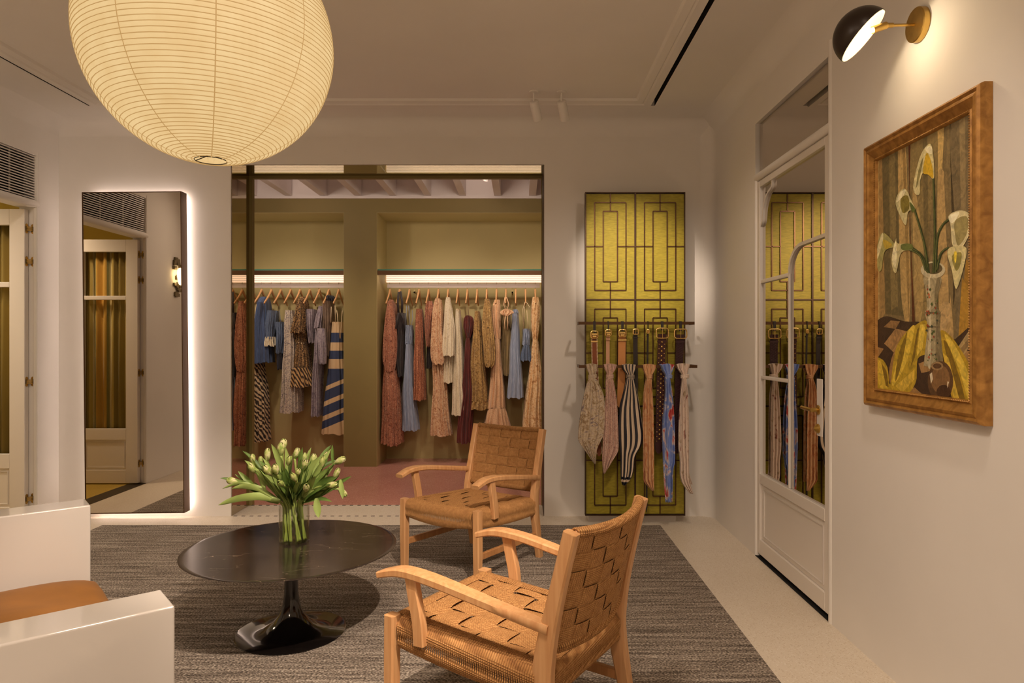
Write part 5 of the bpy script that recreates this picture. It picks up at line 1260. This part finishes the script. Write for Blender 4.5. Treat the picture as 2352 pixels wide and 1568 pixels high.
llab = ['zebra print trousers', 'blue denim jacket', 'denim top with lace hem', 'denim bustier', 'cream printed dress', 'leopard print dress', 'short grey camisole', 'grey lavender trouser set', 'taupe blouse', 'navy banded dress']
for x, l in zip(hl, llab): hanger(at(500+x/3.5635, 0, RAILY).x, 'curved wooden hanger carrying the ' + l)

SH = dict(shoulder=True)
T = dict(b=0.13)
SLV = dict(cy=7.07, b=0.045, fold=0.08, k=5)
# beside the pillar to the white wall
garment('long rust paisley dress with puffed sleeve, first beside the olive pillar', 'dress', 'R', [
    ('bodice_and_skirt', 'rust_paisley', [(238,182,208),(330,165,235),(600,152,246),(850,146,260),(1150,130,282),(1415,120,298)], SH),
    ('sleeve', 'rust_paisley', [(255,178,214),(420,156,240),(620,142,246),(740,146,244),(800,165,236),(830,168,228)], SLV),
    ('skirt_fold', 'rust_paisley', [(790,168,232),(1000,170,250),(1400,176,258),(1428,180,254)], dict(cy=7.07, b=0.03, fold=0.1))])
t = garment('sheer black top with knotted ties beside the rust dress', 'top', 'R', [
    ('body', 'sheer_black', [(350,258,312),(450,244,318),(560,240,312),(700,238,308),(800,250,300),(870,268,292)], dict(b=0.14))])
straps(t, 'R', [[(270,180,7.06),(262,260,7.05),(268,350,7.06)], [(285,175,7.06),(298,260,7.05),(296,350,7.06)], [(268,350,7.05),(255,420,7.045),(248,480,7.05)], [(290,350,7.05),(312,400,7.045),(306,440,7.05)]], 'sheer_black', 0.012)
t = garment('pale blue denim strap dress reaching low', 'dress', 'R', [
    ('bodice', 'denim_light', [(450,322,370),(500,326,370),(545,330,368),(605,328,368)], dict(b=0.13)),
    ('skirt', 'denim_light', [(606,328,370),(700,322,374),(900,310,384),(1150,302,404),(1312,298,424)], dict(b=0.15, fold=0.08))])
straps(t, 'R', [[(335,290,7.08),(330,380,7.07),(326,460,7.1)], [(352,290,7.08),(356,380,7.07),(362,460,7.1)], [(382,330,7.2),(384,400,7.15),(370,460,7.12)]], 'denim_light')
garment('rust sequin trousers clipped between denim dress and short top', 'trousers', 'R', [('legs', 'sequin_rust', [(318,414,454),(380,410,458),(600,402,463),(850,392,470),(1064,383,478)], T)])
garment('short rust print top tapering to a point', 'top', 'R', [
    ('body', 'rust_paisley', [(252,490,540),(330,486,548),(450,490,538),(560,496,524),(625,500,516)], dict(b=0.10, shoulder=True)), ('lining', 'sheer_black', [(380,500,545),(600,502,548),(800,505,545)], dict(b=0.08, cy=7.3))])
garment('peach paisley dress with full bishop sleeve', 'dress', 'R', [
    ('skirt', 'peach_paisley', [(240,570,612),(400,560,628),(780,552,640),(1000,548,655),(1200,536,676),(1352,526,692)], dict(shoulder=True, fold=0.12, k=8)),
    ('sleeve', 'peach_paisley', [(232,568,606),(320,546,616),(500,540,622),(660,532,632),(740,538,634),(772,560,626)], SLV)])
garment('white lace blouse with wide sleeve and scalloped hem', 'blouse', 'R', [
    ('body', 'white_lace', [(300,660,700),(500,648,712),(720,640,716),(860,634,716),(920,632,714)], dict(b=0.15)),
    ('sleeve', 'white_lace', [(222,656,688),(320,645,704),(480,636,722),(620,632,726),(690,630,724),(704,634,720)], SLV)])
garment('white beaded trousers with a pearl line down the leg', 'trousers', 'R', [
    ('legs', 'white_lace', [(326,736,768),(450,730,778),(700,722,788),(950,716,804),(1186,706,820)], T), ('waistband', 'cream_thread', [(318,738,766),(334,736,769)], dict(b=0.135, fold=0.02))])
t = garment('dark burgundy dress with a gathered bow bodice', 'dress', 'R', [
    ('bodice', 'burgundy', [(372,826,852),(395,806,874),(460,806,874),(520,822,858),(556,832,848)], dict(b=0.12, fold=0.16, k=8)),
    ('skirt', 'burgundy', [(556,830,850),(600,814,856),(900,800,868),(1150,772,872),(1350,752,864),(1412,748,862)], dict(b=0.15, fold=0.12))])
straps(t, 'R', [[(822,300,7.1),(818,380,7.08)], [(836,300,7.1),(846,380,7.08)]], 'burgundy', 0.002)
garment('gold paisley skirt with banded hem', 'skirt', 'R', [
    ('panel', 'gold_paisley', [(338,892,930),(400,888,936),(440,884,942),(700,858,966),(950,850,984),(1075,846,998)], dict(b=0.15)), ('hem_band', 'gold_paisley', [(1070,845,999),(1100,844,1001),(1140,845,1000)], dict(b=0.152, fold=0.10))])
garment('gold brown blouse with gathered cuff beside the gold skirt', 'blouse', 'R', [
    ('body', 'gold_paisley', [(240,975,1010),(340,968,1030),(600,968,1050),(780,975,1050)], dict(b=0.14, shoulder=True)),
    ('sleeve', 'gold_paisley', [(236,974,1012),(340,962,1028),(520,956,1046),(680,966,1056),(760,976,1052),(795,990,1028)], SLV)])
garment('long beige eyelet dress with flared tiered hem', 'dress', 'R', [
    ('bodice', 'beige_eyelet', [(240,1052,1094),(300,1040,1100),(450,1042,1098),(560,1056,1096)], dict(b=0.14, shoulder=True)),
    ('skirt', 'beige_eyelet', [(556,1056,1098),(700,1044,1106),(900,1022,1120),(1130,1002,1138)], dict(b=0.15)),
    ('flounce', 'beige_eyelet', [(1128,1004,1136),(1180,990,1154),(1300,972,1176),(1430,962,1188)], dict(b=0.17, fold=0.16, k=9))])
t = garment('beige tie top with a small drawstring bow', 'top', 'R', [('body', 'olive_sheer', [(330,1120,1180),(500,1112,1186),(700,1112,1184),(860,1120,1176)], dict(b=0.10, cy=7.3)), ('bow', 'beige_eyelet', [(318,1140,1162),(335,1112,1198),(356,1110,1200),(374,1138,1164)], dict(b=0.02, cy=7.05, fold=0.15))])
straps(t, 'R', [[(1140,222,7.05),(1130,280,7.04),(1150,340,7.04)], [(1152,222,7.05),(1172,280,7.04),(1152,340,7.04)], [(1148,350,7.035),(1136,430,7.03),(1138,490,7.03)], [(1154,350,7.035),(1164,430,7.03),(1160,488,7.03)]], 'beige_eyelet', 0.005)
garment('pale blue wide leg jeans clipped at the waist', 'jeans', 'R', [
    ('legs', 'denim_light', [(350,1198,1250),(500,1190,1256),(750,1178,1270),(1046,1158,1292)], dict(b=0.12, fold=0.05)), ('waistband', 'denim_light', [(322,1208,1242),(352,1198,1250)], dict(b=0.125, fold=0.03))])
t = garment('mini denim dress with thin straps beside the cream dress', 'dress', 'R', [
    ('bodice', 'denim_light', [(480,1284,1342),(530,1294,1342),(570,1298,1338),(612,1294,1340)], dict(b=0.13, fold=0.14)), ('skirt', 'denim_mid', [(610,1294,1342),(660,1284,1348),(742,1274,1360)], dict(b=0.15, fold=0.10))])
straps(t, 'R', [[(1305,258,7.06),(1286,320,7.05),(1290,440,7.05)], [(1312,258,7.06),(1340,300,7.05),(1330,320,7.05)], [(1318,330,7.06),(1326,420,7.06),(1332,490,7.08)], [(1300,300,7.06),(1296,400,7.06),(1290,490,7.08)]], 'cream_thread', 0.003)
garment('long cream and gold dress beside the white wall', 'dress', 'R', [
    ('bodice', 'cream_gold', [(218,1368,1414),(300,1358,1420),(460,1362,1418),(570,1368,1406)], dict(b=0.15, shoulder=True)), ('skirt', 'cream_gold', [(568,1366,1408),(640,1358,1418),(900,1332,1440),(1200,1300,1448),(1430,1278,1450)], dict(b=0.17, fold=0.13, k=8))])
# niche beside the mirrored jamb
garment('brown and cream zebra print trousers next to the closet post', 'trousers', 'L', [('legs', 'zebra', [(420,262,310),(760,268,352),(1000,272,382),(1250,276,398),(1400,280,406)], T)])
garment('blue denim jacket with white piping', 'jacket', 'L', [
    ('body', 'denim_blue', [(215,338,388),(270,318,398),(450,300,412),(620,300,420),(755,310,432)], dict(b=0.17, shoulder=True, fold=0.06)),
    ('sleeve', 'denim_blue', [(262,322,362),(400,300,350),(560,286,346),(700,286,358),(762,296,360)], SLV), ('piping', 'cream_thread', [(280,318,324),(420,302,308),(600,292,298)], dict(cy=7.03, b=0.004, fold=0))])
garment('short denim top with a lace hem', 'top', 'L', [
    ('body', 'denim_mid', [(330,408,468),(380,402,468),(460,390,464),(560,380,462)], dict(b=0.12, fold=0.07)), ('lace_hem', 'white_lace', [(545,379,464),(580,375,468),(622,378,472)], dict(b=0.125, fold=0.14, k=9))])
t = garment('denim bustier with thin straps', 'top', 'L', [('cups', 'denim_mid', [(425,466,548),(470,474,546),(560,490,542),(680,492,532)], dict(b=0.12, fold=0.12)), ('peplum', 'navy_dark', [(678,490,534),(810,498,530)], dict(b=0.10))])
straps(t, 'L', [[(482,330,7.06),(470,400,7.06),(476,440,7.06)], [(505,330,7.08),(512,400,7.07),(520,440,7.07)]], 'denim_mid')
garment('long cream and grey printed dress', 'dress', 'L', [('body', 'cream_print', [(330,556,634),(400,548,644),(560,542,648),(800,530,656),(1000,516,666),(1165,500,676)], dict(b=0.16, fold=0.13, k=8))])
garment('leopard and tiger print dress with flared skirt', 'dress', 'L', [
    ('bodice', 'leopard', [(216,656,714),(300,640,722),(450,632,728),(590,648,722)], dict(b=0.15, shoulder=True)), ('sleeve', 'leopard', [(235,652,700),(330,636,712),(450,604,712),(512,590,706)], dict(cy=7.08, b=0.05, fold=0.1)),
    ('skirt', 'leopard', [(588,648,724),(700,626,738),(800,602,752)], dict(b=0.14)), ('flounce', 'tiger_skirt', [(798,602,754),(870,578,768),(955,556,782)], dict(b=0.17, fold=0.14, k=9)), ('waist_tie', 'cream_thread', [(588,648,724),(600,646,725)], dict(b=0.142, fold=0.02))])
garment('short grey camisole top', 'camisole', 'L', [('body', 'grey_lavender', [(320,716,798),(380,722,798),(480,738,792),(595,758,782)], dict(b=0.11))])
garment('grey lavender blouse and trouser set', 'outfit', 'L', [
    ('blouse', 'grey_lavender', [(296,832,882),(380,812,884),(474,796,876)], dict(b=0.15)), ('sleeve', 'grey_lavender', [(476,808,884),(560,822,890),(680,828,894),(768,838,886)], SLV), ('trousers', 'grey_lavender', [(470,800,872),(700,790,848),(1000,774,842),(1196,764,840)], dict(b=0.12, cy=7.28))])
garment('taupe blouse with a dark ruffled collar', 'blouse', 'L', [
    ('collar', 'navy_dark', [(208,892,944),(228,884,952),(250,890,946)], dict(b=0.06, cy=7.2, fold=0.18, k=8)), ('body', 'taupe', [(250,868,930),(320,850,936),(480,866,934),(700,880,924)], dict(b=0.14))])
t = garment('navy maxi dress with cream bands and scalloped hem', 'dress', 'L', [
    ('body', 'band_dress', [(425,930,1042),(520,922,1046),(700,904,1056),(900,878,1068),(1100,854,1080),(1340,828,1094)], dict(b=0.14, fold=0.05, k=5))])
straps(t, 'L', [[(930,300,7.06),(926,430,7.08)], [(960,290,7.07),(964,430,7.08)], [(975,330,7.06),(1000,560,7.08)], [(1020,330,7.06),(1004,560,7.08)]], 'cream_thread')
